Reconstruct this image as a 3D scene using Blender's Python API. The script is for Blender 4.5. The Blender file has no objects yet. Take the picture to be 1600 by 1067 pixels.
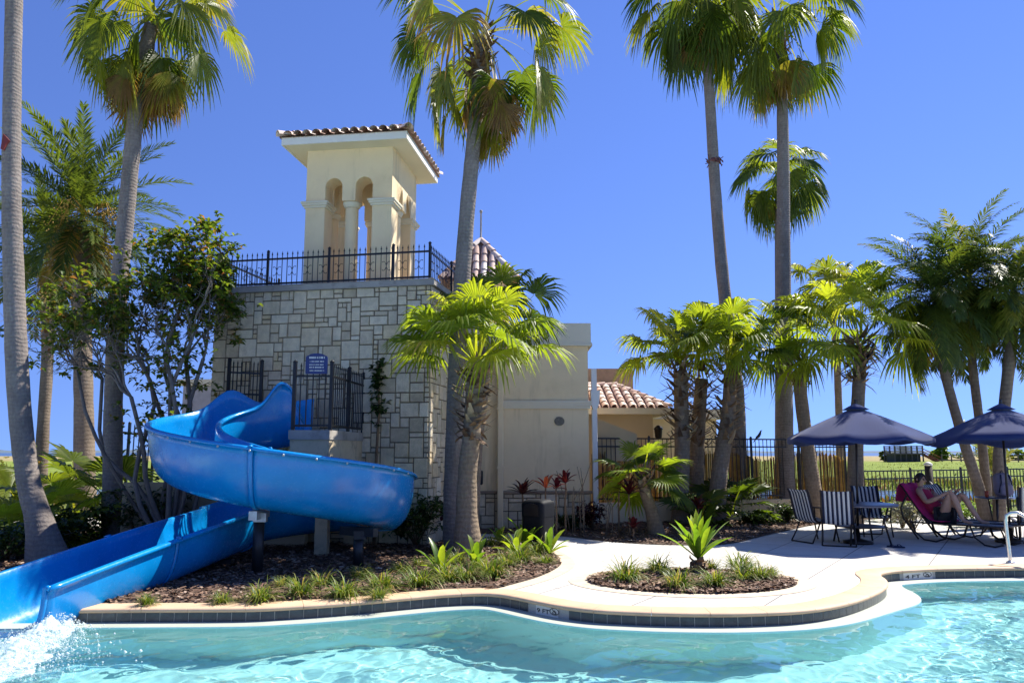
MNEE = True
import bpy, bmesh, math, random
import numpy as np
from mathutils import Vector, Matrix
PI = math.pi
R = math.radians
scn = bpy.context.scene
COL = scn.collection
rng = np.random.default_rng(7)
random.seed(7)

# ------------------------------------------------------------------ camera model (turns a photo pixel + a distance into a point)
HZ, FPX, CX, CY, CZ = 706.5, 1200.0, 800.0, 533.5, 1.66
PITCH = math.atan((HZ - CY) / FPX)
SP, CP = math.sin(PITCH), math.cos(PITCH)
def ray(x, y):
    a = (x - CX) / FPX; b = (CY - y) / FPX
    return a, CP - b * SP, SP + b * CP
def at(x, y, Y):
    d = ray(x, y); t = Y / d[1]
    return Vector((d[0] * t, Y, CZ + d[2] * t))
def gr(x, y, z=0.0):
    d = ray(x, y); t = (z - CZ) / d[2]
    return Vector((d[0] * t, d[1] * t, z))

cam = bpy.data.cameras.new('camera')
cam.sensor_width = 36.0; cam.lens = 36.0 * FPX / 1600.0
cam.clip_end = 20000; cam.clip_start = 0.05
camo = bpy.data.objects.new('camera', cam)
camo.location = (0, 0, CZ); camo.rotation_euler = (PI / 2 + PITCH, 0, 0)
COL.objects.link(camo); scn.camera = camo

# ------------------------------------------------------------------ light
SKYLIFT = .27
SUN_EL = R(50); SDX, SDY = 0.86, 0.51
sd = Vector((SDX, SDY, 0)).normalized() * math.cos(SUN_EL); sd.z = math.sin(SUN_EL)
w = bpy.data.worlds.new('World'); scn.world = w; w.use_nodes = True
nt = w.node_tree; nt.nodes.clear()
sky = nt.nodes.new('ShaderNodeTexSky'); sky.sky_type = 'NISHITA'; sky.sun_disc = False
sky.sun_elevation = SUN_EL; sky.sun_rotation = math.atan2(sd.x, sd.y)
sky.altitude = 0; sky.air_density = 1.0; sky.dust_density = 0.0; sky.ozone_density = 3.2
bg = nt.nodes.new('ShaderNodeBackground'); bg.inputs[1].default_value = 0.102
wo = nt.nodes.new('ShaderNodeOutputWorld')
hs = nt.nodes.new('ShaderNodeHueSaturation'); hs.inputs['Hue'].default_value = 0.519; hs.inputs['Saturation'].default_value = 1.17
tcw = nt.nodes.new('ShaderNodeTexCoord'); mpw = nt.nodes.new('ShaderNodeMapping')
mpw.inputs['Location'].default_value = (0, 0, SKYLIFT); mpw.inputs['Scale'].default_value = (1, 1, .9)
nt.links.new(tcw.outputs['Generated'], mpw.inputs[0]); nt.links.new(mpw.outputs[0], sky.inputs['Vector'])
nt.links.new(sky.outputs[0], hs.inputs['Color']); nt.links.new(hs.outputs[0], bg.inputs[0]); nt.links.new(bg.outputs[0], wo.inputs[0])
sl = bpy.data.lights.new('sun', 'SUN'); sl.energy = 4.3; sl.angle = R(0.5); sl.color = (1.0, 0.95, 0.86)
so = bpy.data.objects.new('sun', sl); COL.objects.link(so)
so.rotation_euler = (-sd).to_track_quat('-Z', 'Y').to_euler(); so.location = (20, 10, 25)
scn.view_settings.view_transform = 'Standard'; scn.view_settings.look = 'None'
scn.view_settings.exposure = 1.15; scn.view_settings.gamma = 1.0
scn.render.engine = 'CYCLES'
cy = scn.cycles
cy.max_bounces = 10; cy.diffuse_bounces = 4; cy.transmission_bounces = 8; cy.transparent_max_bounces = 24; cy.glossy_bounces = 4
cy.use_denoising = True
cy.sample_clamp_indirect = 6.0

# ------------------------------------------------------------------ materials
MATS = {}
def nodes_of(name):
    m = bpy.data.materials.new(name); m.use_nodes = True
    t = m.node_tree; t.nodes.clear()
    out = t.nodes.new('ShaderNodeOutputMaterial'); MATS[name] = m
    return m, t, out
def N(t, typ, **kw):
    n = t.nodes.new(typ)
    for k, v in kw.items():
        if k.startswith('i_'):
            n.inputs[k[2:].replace('_', ' ')].default_value = v
        else: setattr(n, k, v)
    return n
def ramp(t, fac, stops):
    r = t.nodes.new('ShaderNodeValToRGB'); e = r.color_ramp.elements
    while len(e) < len(stops): e.new(0.5)
    for el, (p_, c) in zip(e, stops):
        el.position = p_; el.color = (c[0], c[1], c[2], 1)
    t.links.new(fac, r.inputs[0]); return r.outputs[0]
def mix(t, fac, a, b, mode='MIX'):
    m = t.nodes.new('ShaderNodeMix'); m.data_type = 'RGBA'; m.blend_type = mode
    for sock, v in ((m.inputs[0], fac), (m.inputs[6], a), (m.inputs[7], b)):
        if hasattr(v, 'links') or isinstance(v, bpy.types.NodeSocket): t.links.new(v, sock)
        elif isinstance(v, (int, float)): sock.default_value = v
        else: sock.default_value = (v[0], v[1], v[2], 1)
    return m.outputs[2]
def sc(c, k): return (c[0] * k, c[1] * k, c[2] * k)
def noise(t, scale, detail=4, rough=0.6, coord=None, stretch=None):
    n = N(t, 'ShaderNodeTexNoise'); n.inputs['Scale'].default_value = scale
    n.inputs['Detail'].default_value = detail; n.inputs['Roughness'].default_value = rough
    if coord is None:
        g = N(t, 'ShaderNodeNewGeometry'); coord = g.outputs['Position']
    if stretch:
        mp = N(t, 'ShaderNodeMapping'); mp.inputs['Scale'].default_value = stretch
        t.links.new(coord, mp.inputs[0]); coord = mp.outputs[0]
    t.links.new(coord, n.inputs['Vector']); return n.outputs[0]
def bump(t, h, strength=0.3, dist=0.02):
    b = N(t, 'ShaderNodeBump'); b.inputs['Strength'].default_value = strength; b.inputs['Distance'].default_value = dist
    t.links.new(h, b.inputs['Height']); return b.outputs[0]
def mat(name, col, rough=0.6, var=0.18, scale=6, fine=60, bmp=0.25, bdist=0.01, metal=0.0, spec=0.5, stains=None, tint=None, coat=0, stretch=None, drips=None):
    """plain procedural surface: two scales of noise in colour and bump; tint = ramp stops driven by the 'tint' attribute"""
    if name in MATS: return MATS[name]
    m, t, out = nodes_of(name)
    b = N(t, 'ShaderNodeBsdfPrincipled')
    n1 = noise(t, scale, stretch=stretch); n2 = noise(t, fine, 3, stretch=stretch)
    base = col
    if tint:
        a = N(t, 'ShaderNodeAttribute', attribute_name='tint')
        base = ramp(t, a.outputs['Fac'], tint)
    v1 = ramp(t, n1, [(0.25, (1 - var,) * 3), (0.75, (1 + var,) * 3)])
    v2 = ramp(t, n2, [(0.2, (1 - var * .6,) * 3), (0.8, (1 + var * .6,) * 3)])
    c = mix(t, 1.0, base, v1, 'MULTIPLY'); c = mix(t, 1.0, c, v2, 'MULTIPLY')
    if stains:
        ns = noise(t, stains[1], 6, .7); f = ramp(t, ns, [(0.52, (0,) * 3), (0.7, (1,) * 3)])
        c = mix(t, f, c, stains[0])
    if drips:
        nd = noise(t, 2.6, 5, .7, stretch=(1, 1, .09)); nd2 = noise(t, .7, 3); f = mix(t, 1.0, ramp(t, nd, [(.55, (0,) * 3), (.74, (1,) * 3)]), ramp(t, nd2, [(.4, (0,) * 3), (.65, (drips[1],) * 3)]), 'MULTIPLY'); c = mix(t, f, c, drips[0])
    t.links.new(c, b.inputs['Base Color'])
    b.inputs['Roughness'].default_value = rough; b.inputs['Metallic'].default_value = metal
    b.inputs['Specular IOR Level'].default_value = spec
    b.inputs['Coat Weight'].default_value = coat; b.inputs['Coat Roughness'].default_value = .08
    if bmp: t.links.new(bump(t, n2, bmp, bdist), b.inputs['Normal'])
    t.links.new(b.outputs[0], out.inputs[0]); return m
def leafmat(name, stops, rough=0.42, transl=0.45, tcol=1.6, spec=0.45):
    """leaf: colour from the per-leaf 'tint' attribute, light passes through"""
    m, t, out = nodes_of(name)
    a = N(t, 'ShaderNodeAttribute', attribute_name='tint')
    c = ramp(t, a.outputs['Fac'], stops)
    n1 = noise(t, 9, 2); v = ramp(t, n1, [(0.3, (.78,) * 3), (0.7, (1.22,) * 3)])
    c = mix(t, 1.0, c, v, 'MULTIPLY')
    b = N(t, 'ShaderNodeBsdfPrincipled'); b.inputs['Roughness'].default_value = rough
    b.inputs['Specular IOR Level'].default_value = spec
    t.links.new(c, b.inputs['Base Color'])
    tr = N(t, 'ShaderNodeBsdfTranslucent')
    tc = mix(t, 1.0, c, (tcol * 1.05, tcol * 1.0, tcol * .35), 'MULTIPLY'); t.links.new(tc, tr.inputs[0])
    ms = N(t, 'ShaderNodeMixShader'); ms.inputs[0].default_value = transl
    t.links.new(b.outputs[0], ms.inputs[1]); t.links.new(tr.outputs[0], ms.inputs[2]); t.links.new(ms.outputs[0], out.inputs[0])
    return m

# ------------------------------------------------------------------ mesh builder and object helpers
def world_of(o):
    v = Vector((0, 0, 0))
    while o is not None: v += o.location; o = o.parent
    return v
class MB:
    def __init__(s): s.v = []; s.f = []; s.t = []; s.n = 0; s.sm = []
    def add(s, verts, faces, tint=0.5, smooth=False):
        verts = np.asarray(verts, float).reshape(-1, 3)
        s.v.append(verts); n = s.n
        s.f.extend([tuple(i + n for i in f) for f in faces])
        s.sm.extend([smooth] * len(faces))
        tt = np.asarray(tint, float)
        s.t.append(np.full(len(verts), float(tt)) if tt.ndim == 0 else tt)
        s.n += len(verts); return s
    def box(s, x0, x1, y0, y1, z0, z1, tint=.5):
        v = [(x, y, z) for z in (z0, z1) for y in (y0, y1) for x in (x0, x1)]
        return s.add(v, [(0, 2, 3, 1), (4, 5, 7, 6), (0, 1, 5, 4), (2, 6, 7, 3), (0, 4, 6, 2), (1, 3, 7, 5)], tint)
    def obox(s, o, ax, ay, az, tint=.5, bev=0.0):
        """box from corner o spanned by the three vectors; bev chamfers the edges"""
        o, ax, ay, az = map(Vector, (o, ax, ay, az))
        if bev <= 0:
            v = [o + ax * i + ay * j + az * k for k in (0, 1) for j in (0, 1) for i in (0, 1)]
            return s.add(v, [(0, 2, 3, 1), (4, 5, 7, 6), (0, 1, 5, 4), (2, 6, 7, 3), (0, 4, 6, 2), (1, 3, 7, 5)], tint)
        la, lb, lc = ax.length, ay.length, az.length
        b = min(bev, la * .45, lb * .45, lc * .45)
        u, q, r = ax / la, ay / lb, az / lc
        bm = bmesh.new(); bmesh.ops.create_cube(bm, size=1)
        for vv in bm.verts:
            c = vv.co + Vector((.5, .5, .5)); vv.co = o + u * (c.x * la) + q * (c.y * lb) + r * (c.z * lc)
        bmesh.ops.bevel(bm, geom=bm.edges[:], offset=b, segments=1, affect='EDGES')
        bm.verts.index_update()
        s.add([x.co[:] for x in bm.verts], [tuple(x.index for x in f.verts) for f in bm.faces], tint); bm.free(); return s
    def bar(s, p, q, w, d=None, up=(0, 0, 1), tint=.5):
        p, q = Vector(p), Vector(q); d = d or w; ax = q - p
        up = Vector(up)
        if abs(ax.normalized().dot(up)) > .98: up = Vector((0, 1, 0))
        sd_ = ax.cross(up).normalized(); u2 = sd_.cross(ax).normalized()
        return s.obox(p - sd_ * w / 2 - u2 * d / 2, ax, sd_ * w, u2 * d, tint)
    def tube(s, pts, r, n=10, tint=.5, caps=True, smooth=True):
        pts = [Vector(p) for p in pts]; m = len(pts)
        rad = list(r) if hasattr(r, '__len__') else [r] * m
        tt = list(tint) if hasattr(tint, '__len__') else [tint] * m
        vs = []; ts = []; prev = None
        for i, p_ in enumerate(pts):
            d = (pts[min(i + 1, m - 1)] - pts[max(i - 1, 0)])
            if d.length < 1e-9: d = Vector((0, 0, 1))
            d.normalize()
            if prev is None:
                a = Vector((1, 0, 0)) if abs(d.x) < .9 else Vector((0, 1, 0))
                a = (a - d * a.dot(d)).normalized()
            else:
                a = prev - d * prev.dot(d)
                a = a.normalized() if a.length > 1e-6 else Vector((1, 0, 0))
            prev = a; b = d.cross(a)
            for k in range(n):
                th = 2 * PI * k / n
                vs.append(p_ + (a * math.cos(th) + b * math.sin(th)) * rad[i]); ts.append(tt[i])
        fs = [(i * n + k, i * n + (k + 1) % n, (i + 1) * n + (k + 1) % n, (i + 1) * n + k) for i in range(m - 1) for k in range(n)]
        s.add(vs, fs, ts, smooth)
        if caps:
            base = s.n - len(vs)
            s.f.append(tuple(base + k for k in reversed(range(n)))); s.sm.append(False)
            s.f.append(tuple(base + (m - 1) * n + k for k in range(n))); s.sm.append(False)
        return s
    def lathe(s, prof, c=(0, 0, 0), n=24, tint=.5, smooth=True):
        """prof: (radius, z) list"""
        c = Vector(c); vs = []
        for r_, z in prof:
            for k in range(n):
                th = 2 * PI * k / n; vs.append(c + Vector((r_ * math.cos(th), r_ * math.sin(th), z)))
        m = len(prof)
        fs = [(i * n + k, i * n + (k + 1) % n, (i + 1) * n + (k + 1) % n, (i + 1) * n + k) for i in range(m - 1) for k in range(n)]
        s.add(vs, fs, tint, smooth); base = s.n - len(vs)
        if prof[0][0] > 1e-4: s.f.append(tuple(base + k for k in reversed(range(n)))); s.sm.append(False)
        if prof[-1][0] > 1e-4: s.f.append(tuple(base + (m - 1) * n + k for k in range(n))); s.sm.append(False)
        return s
    def grid(s, P, tint=.5, smooth=True):
        """P: array (m,n,3)"""
        P = np.asarray(P, float); m, n = P.shape[:2]
        fs = [(i * n + j, i * n + j + 1, (i + 1) * n + j + 1, (i + 1) * n + j) for i in range(m - 1) for j in range(n - 1)]
        tt = np.asarray(tint, float)
        return s.add(P.reshape(-1, 3), fs, tt if tt.ndim == 0 else tt.reshape(-1), smooth)
    def prism(s, poly, z0, z1, tint=.5):
        n = len(poly); v = [(p[0], p[1], z0) for p in poly] + [(p[0], p[1], z1) for p in poly]
        f = [tuple(reversed(range(n))), tuple(range(n, 2 * n))] + [(i, (i + 1) % n, n + (i + 1) % n, n + i) for i in range(n)]
        return s.add(v, f, tint)
    def poly3(s, pts, thick, tint=.5):
        """planar outline (any plane) extruded by vector thick"""
        thick = Vector(thick); pts = [Vector(p) for p in pts]; n = len(pts)
        v = pts + [p + thick for p in pts]
        f = [tuple(reversed(range(n))), tuple(range(n, 2 * n))] + [(i, (i + 1) % n, n + (i + 1) % n, n + i) for i in range(n)]
        return s.add(v, f, tint)
    def build(s, name, material, parent=None, loc=None, solid=0.0, subd=0, bevel=0.0):
        V = np.concatenate(s.v) if s.v else np.zeros((0, 3))
        me = bpy.data.meshes.new(name); o = bpy.data.objects.new(name, me); COL.objects.link(o)
        if parent is not None:
            V = V - np.array(world_of(parent)); o.parent = parent
        elif loc is not None:
            V = V - np.array(loc); o.location = loc
        else:
            l = np.array([(V[:, 0].min() + V[:, 0].max()) / 2, (V[:, 1].min() + V[:, 1].max()) / 2, V[:, 2].min()])
            V = V - l; o.location = l
        nf = len(s.f); cnt = np.fromiter((len(f) for f in s.f), int, nf)
        flat = np.fromiter((i for f in s.f for i in f), int, cnt.sum())
        me.vertices.add(len(V)); me.vertices.foreach_set('co', V.astype(np.float32).ravel())
        me.loops.add(len(flat)); me.loops.foreach_set('vertex_index', flat)
        me.polygons.add(nf); me.polygons.foreach_set('loop_start', np.concatenate(([0], np.cumsum(cnt)[:-1])))
        me.polygons.foreach_set('loop_total', cnt)
        me.polygons.foreach_set('use_smooth', np.array(s.sm, bool))
        me.update(calc_edges=True); me.validate()
        at_ = me.attributes.new('tint', 'FLOAT', 'POINT')
        if len(me.vertices) == len(V): at_.data.foreach_set('value', np.concatenate(s.t).astype(np.float32))
        me.materials.append(material)
        if solid:
            md = o.modifiers.new('s', 'SOLIDIFY'); md.thickness = solid; md.offset = 0
        if bevel:
            md = o.modifiers.new('b', 'BEVEL'); md.width = bevel; md.segments = 2; md.limit_method = 'ANGLE'
        if subd:
            md = o.modifiers.new('u', 'SUBSURF'); md.levels = subd; md.render_levels = subd
        return o
def tag(o, label=None, cat=None, group=None, kind=None):
    if label: o['label'] = label
    if cat: o['category'] = cat
    if group: o['group'] = group
    if kind: o['kind'] = kind
    return o
def thing(name, loc, label, cat, group=None):
    o = bpy.data.objects.new(name, None); COL.objects.link(o); o.location = loc; o.empty_display_size = .2
    return tag(o, label, cat, group)
def dup(root, loc, rz=0.0, label=None, scale=1.0):
    def cp(o, par):
        c = o.copy(); COL.objects.link(c); c.parent = par
        for ch in o.children: cp(ch, c)
        return c
    c = cp(root, None); c.location = loc; c.rotation_euler = (0, 0, rz); c.scale = (scale,) * 3
    if label: c['label'] = label
    return c
def smooth_path(pts, n, closed=False):
    """Catmull-Rom through points -> n samples evenly spaced by arc length"""
    P = np.array([tuple(p) for p in pts], float)
    if closed: P = np.vstack([P[-1], P, P[0], P[1]])
    else: P = np.vstack([2 * P[0] - P[1], P, 2 * P[-1] - P[-2]])
    out = []
    for i in range(1, len(P) - 2):
        p0, p1, p2, p3 = P[i - 1], P[i], P[i + 1], P[i + 2]
        for u in np.linspace(0, 1, 24, endpoint=False):
            out.append(.5 * (2 * p1 + (p2 - p0) * u + (2 * p0 - 5 * p1 + 4 * p2 - p3) * u * u + (3 * p1 - p0 - 3 * p2 + p3) * u ** 3))
    out.append(P[-2]); out = np.array(out)
    d = np.concatenate(([0], np.cumsum(np.linalg.norm(np.diff(out, axis=0), axis=1))))
    s_ = np.linspace(0, d[-1], n)
    return np.stack([np.interp(s_, d, out[:, k]) for k in range(3)], 1)
def offset2d(P, dist):
    """offset a polyline (n,2) to its left by dist"""
    P = np.asarray(P, float); T = np.gradient(P, axis=0); T /= np.linalg.norm(T, axis=1)[:, None] + 1e-9
    return P + np.stack([-T[:, 1], T[:, 0]], 1) * dist
def inside(poly, X, Y):
    poly = np.asarray(poly); ins = np.zeros(X.shape, bool); j = len(poly) - 1
    for i in range(len(poly)):
        xi, yi = poly[i][:2]; xj, yj = poly[j][:2]
        c = ((yi > Y) != (yj > Y)) & (X < (xj - xi) * (Y - yi) / (yj - yi + 1e-12) + xi)
        ins ^= c; j = i
    return ins
# ------------------------------------------------------------------ pool: coping line, tile band, ledge, basin, water
cop_px = [(-260, 962), (-100, 961), (60, 960), (175, 958.7), (375, 957.5), (450, 954.5), (520, 950), (575, 945.5), (633, 940), (685, 935.5), (731, 933), (758, 932.8), (780, 934.5), (805, 939), (833, 945), (875, 953), (927, 959.5), (980, 962.5), (1033, 964.5), (1090, 965.4), (1141, 965.4), (1195, 964), (1250, 961), (1300, 954.5), (1342, 944), (1374, 931), (1388, 920), (1387, 911), (1378, 904.5)]
cop_px2 = [(1378, 900.5), (1395, 897.5), (1420, 895.7), (1470, 893.4), (1600, 891.6), (1750, 890), (1950, 888)]
A1 = smooth_path([gr(*p, -.04) for p in cop_px], 240)[:, :2]
A2 = smooth_path([gr(*p, -.04) for p in cop_px2], 70)[:, :2]
EDGE = np.vstack([A1, A2])                      # front edge of the coping at deck level, left to right
BACKLEN = len(EDGE)
GAPN = (-5.75, -4.5); GAP = (-5.62, -4.74)                             # the chute passes through the edge here
CW, ZW, ZL = 0.33, -0.142, -0.132                # coping width, water level, ledge level
OUT = offset2d(EDGE, CW)                        # deck side (left of travel)
def resolve(L):                                 # remove the small loops an offset makes in tight bends
    L = np.asarray(L); keep = [L[0]]
    dref = np.gradient(EDGE, axis=0)
    for i in range(1, len(L)):
        if np.dot(L[i] - keep[-1], dref[i]) > 0: keep.append(L[i])
    return np.array(keep)
WALLP = offset2d(EDGE, 0.035)                   # tile face, under the coping nose
m_coping = mat('sandstone_coping', (0.62, 0.42, 0.26), 0.7, .14, 3, 90, .25, .004)
m_tile = mat('slate_tile', (0.055, 0.065, 0.07), 0.3, .35, 14, 70, .15, .003)
m_grout = mat('tile_grout', (0.42, 0.4, 0.34), 0.8)
m_plaster = mat('pool_plaster', (0.60, 0.80, 0.77), 0.6, .06, 1.5, 30, .1, .004)
m_ledge = mat('ledge_plaster', (0.40, 0.43, 0.36), 0.7, .08, 4, 40, .1, .004)
# coping: bullnose stones about 0.6 m long with hair joints
seg = np.concatenate(([0], np.cumsum(np.linalg.norm(np.diff(EDGE, axis=0), axis=1))))
def sample(L, s_): return np.array([np.interp(s_, seg, L[:, 0]), np.interp(s_, seg, L[:, 1])]).T
prof = [(1.0, -.05), (1.0, -.002), (.97, 0.0), (.12, 0.0), (.05, -.006), (.012, -.02), (.02, -.036), (.06, -.046), (.2, -.05)]
mb = MB(); s0 = 0.0
while s0 < seg[-1] - .05:
    s1 = min(s0 + .61, seg[-1]); xm = sample(EDGE, np.array([(s0 + s1) / 2]))[0][0]
    if GAP[0] < xm < GAP[1]: s0 = s1; continue
    ss = np.linspace(s0 + .002, s1 - .002, 7)
    e = sample(EDGE, ss); o_ = sample(OUT, ss)
    P = np.zeros((7, len(prof), 3))
    for j, (k, z) in enumerate(prof):
        P[:, j, :2] = e * (1 - k) + o_ * k; P[:, j, 2] = z + .012
    mb.grid(P, random.random())
    for i in (0, -1):
        mb.add(P[i], [tuple(range(len(prof)))], .5)
    s0 = s1
tag(mb.build('pool_coping', m_coping), kind='structure')
# tile band: grout wall + tiles 4 mm proud, two depth markers left as white tiles
def strip(L, z0, z1):
    P = np.zeros((len(L), 2, 3)); P[:, :, :2] = L[:, None, :]; P[:, 0, 2] = z0; P[:, 1, 2] = z1
    return P
kg = WALLP[:, 0] < GAP[0]; kr = np.arange(len(WALLP)) > np.argmax(WALLP[:, 0] > GAP[1])
tag(MB().grid(strip(WALLP[kg], ZL - .02, -.03), .5, False).grid(strip(WALLP[kr], ZL - .02, -.03), .5, False).build('tile_grout_band', m_grout), kind='structure')
TF = offset2d(EDGE, 0.031)
def mark_s(px, py):
    g = gr(px, py); d = np.linalg.norm(EDGE - np.array([g.x, g.y]), axis=1); return seg[d.argmin()]
MARK = [(mark_s(818, 942), mark_s(849, 950)), (mark_s(1415, 892.7), mark_s(1464, 890.5))]
mb = MB(); s0 = 0.02
while s0 < seg[-1] - .2:
    s1 = s0 + .152
    xm = sample(EDGE, np.array([s0]))[0][0]
    if not any(s1 > a and s0 < b for a, b in MARK) and not GAP[0] < xm < GAP[1]:
        ss = np.linspace(s0 + .004, s1 - .004, 3); L = sample(TF, ss)
        mb.grid(strip(L, ZL + .002, -.038), random.random(), False)
    s0 = s1
tag(mb.build('waterline_tiles', m_tile), kind='structure')
# pale ledge just under the water, wider round the tip of the peninsula
lw = np.full(len(EDGE), .215); i_tip = np.arange(len(EDGE))
g = gr(1388, 917); dt = np.linalg.norm(EDGE - np.array([g.x, g.y]), axis=1)
lw += .15 * np.exp(-(dt / .7) ** 2)
lw[240:] = .24
T_ = np.gradient(EDGE, axis=0); T_ /= np.linalg.norm(T_, axis=1)[:, None]
LEDGE = EDGE + np.stack([T_[:, 1], -T_[:, 0]], 1) * lw[:, None]
def unloop(L):
    """cut self-intersections of an offset polyline"""
    L = [tuple(p) for p in L]; i = 0
    while i < len(L) - 3:
        a, b = np.array(L[i]), np.array(L[i + 1]); hit = None
        for j in range(min(len(L) - 2, i + 70), i + 1, -1):
            c, d = np.array(L[j]), np.array(L[j + 1])
            r_, s_ = b - a, d - c; den = r_[0] * s_[1] - r_[1] * s_[0]
            if abs(den) < 1e-12: continue
            t_ = ((c - a)[0] * s_[1] - (c - a)[1] * s_[0]) / den; u_ = ((c - a)[0] * r_[1] - (c - a)[1] * r_[0]) / den
            if 0 <= t_ <= 1 and 0 <= u_ <= 1 and j > i + 1: hit = (j, a + r_ * t_); break
        if hit: L = L[:i + 1] + [tuple(hit[1])] + L[hit[0] + 1:]
        i += 1
    return np.array(L)
LEDGE = unloop(LEDGE)
LEDGE = smooth_path([(p[0], p[1], 0) for p in LEDGE[::3]] + [(LEDGE[-1][0], LEDGE[-1][1], 0)], 260)[:, :2]
def polymesh(name, outer, z, material, kind='structure', **kw):
    """flat filled polygon sheet"""
    bm = bmesh.new(); vs = [bm.verts.new((p[0], p[1], z)) for p in outer]
    f = bm.faces.new(vs); f.normal_update()
    if f.normal.z < 0: bmesh.ops.reverse_faces(bm, faces=[f])
    bmesh.ops.triangulate(bm, faces=bm.faces[:]); bm.verts.index_update()
    mb = MB().add([v.co[:] for v in bm.verts], [tuple(v.index for v in f.verts) for f in bm.faces]); bm.free()
    return tag(mb.build(name, material, **kw), kind=kind)
NEAR_Y = 2.2
EXC0, EXC1 = np.array([-4.36, 12.1]), np.array([-5.13, 7.9])
def notch(L):
    """outline with a slot cut where the chute drops through the edge"""
    L = np.asarray(L); d = EXC1 - EXC0
    a = np.argmax(L[:, 0] > GAPN[0]); b = np.argmax(L[:, 0] > GAPN[1]); top = EXC0 + d * .38; n_ = np.array([-.2, 0])
    return np.vstack([L[:a], [[GAPN[0] + .2, L[a][1]], top + n_, top - n_, [GAPN[1] - .2, L[b][1]]], L[b:]])
def basin_poly(L): return np.vstack([L, [[26, L[-1][1]], [26, NEAR_Y], [-14, NEAR_Y], [-14, L[0][1]]]])
polymesh('pool_ledge', np.vstack([WALLP, LEDGE[::-1]]), ZL, m_ledge)
ZF = -1.32
bp = basin_poly(LEDGE); bpc = np.vstack([bp, bp[:1]])
tag(MB().grid(strip(bpc, ZF, ZL), .5, False).build('pool_wall', m_plaster), kind='structure')
fl = MB(); fl.add([(-16, 1, ZF), (28, 1, ZF), (28, 14, ZF), (-16, 14, ZF)], [(0, 1, 2, 3)]); tag(fl.build('pool_floor', m_plaster), kind='structure')
# water: real waves, refraction
def waves(X, Y):
    Z = np.zeros_like(X); rw = np.random.default_rng(3)
    for lam, amp, n in ((2.2, .008, 4), (1.0, .006, 6), (.5, .0046, 9), (.26, .0024, 14), (.15, .0013, 14), (.09, .0004, 10)):
        for _ in range(n):
            th = rw.uniform(0, 2 * PI); k = 2 * PI / (lam * rw.uniform(.75, 1.3)); ph = rw.uniform(0, 2 * PI)
            Z += amp / math.sqrt(n) * np.sin(k * (X * math.cos(th) + Y * math.sin(th)) + ph)
    return Z
gx = np.arange(-9, 13.5, .03); gy = np.arange(NEAR_Y, 12.6, .03)
X, Y = np.meshgrid(gx, gy); wz = waves(X, Y)
wpoly = np.vstack([offset2d(EDGE, .05), [[26, EDGE[-1][1]], [26, NEAR_Y - 1], [-14, NEAR_Y - 1], [-14, EDGE[0][1]]]])
ins = inside(wpoly, X, Y)
shore = np.full(X.shape, 9.0)
for q in EDGE[::4]: shore = np.minimum(shore, np.hypot(X - q[0], Y - q[1]))
wz = wz * np.clip((shore - .15) / 1.2, .12, 1)
ok = ins[:-1, :-1] | ins[1:, 1:] | ins[1:, :-1] | ins[:-1, 1:]
idx = np.arange(X.size).reshape(X.shape)
q = np.stack([idx[:-1, :-1], idx[:-1, 1:], idx[1:, 1:], idx[1:, :-1]], -1)[ok]
used, inv = np.unique(q, return_inverse=True)
wv = np.stack([X.ravel(), Y.ravel(), (ZW + wz).ravel()], 1)[used]
m, t, out = nodes_of('pool_water')
rf = N(t, 'ShaderNodeBsdfRefraction'); rf.inputs['IOR'].default_value = 1.33; rf.inputs['Roughness'].default_value = 0.0
rf.inputs['Color'].default_value = (0.74, 0.94, 0.95, 1)
gl = N(t, 'ShaderNodeBsdfGlossy'); gl.inputs['Roughness'].default_value = 0.02
fr = N(t, 'ShaderNodeFresnel'); fr.inputs['IOR'].default_value = 1.33
ms = N(t, 'ShaderNodeMixShader'); t.links.new(fr.outputs[0], ms.inputs[0]); t.links.new(rf.outputs[0], ms.inputs[1]); t.links.new(gl.outputs[0], ms.inputs[2])
t.links.new(ms.outputs[0], out.inputs[0])
mbw = MB(); mbw.add(wv, [tuple(f) for f in inv.reshape(-1, 4)], .5, True)
water = tag(mbw.build('pool_water', m), kind='structure')
if MNEE:
    sl.cycles.is_caustics_light = True
    water.cycles.is_caustics_caster = True
    for nm in ('pool_floor', 'pool_wall', 'pool_ledge'): bpy.data.objects[nm].cycles.is_caustics_receiver = True
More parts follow.
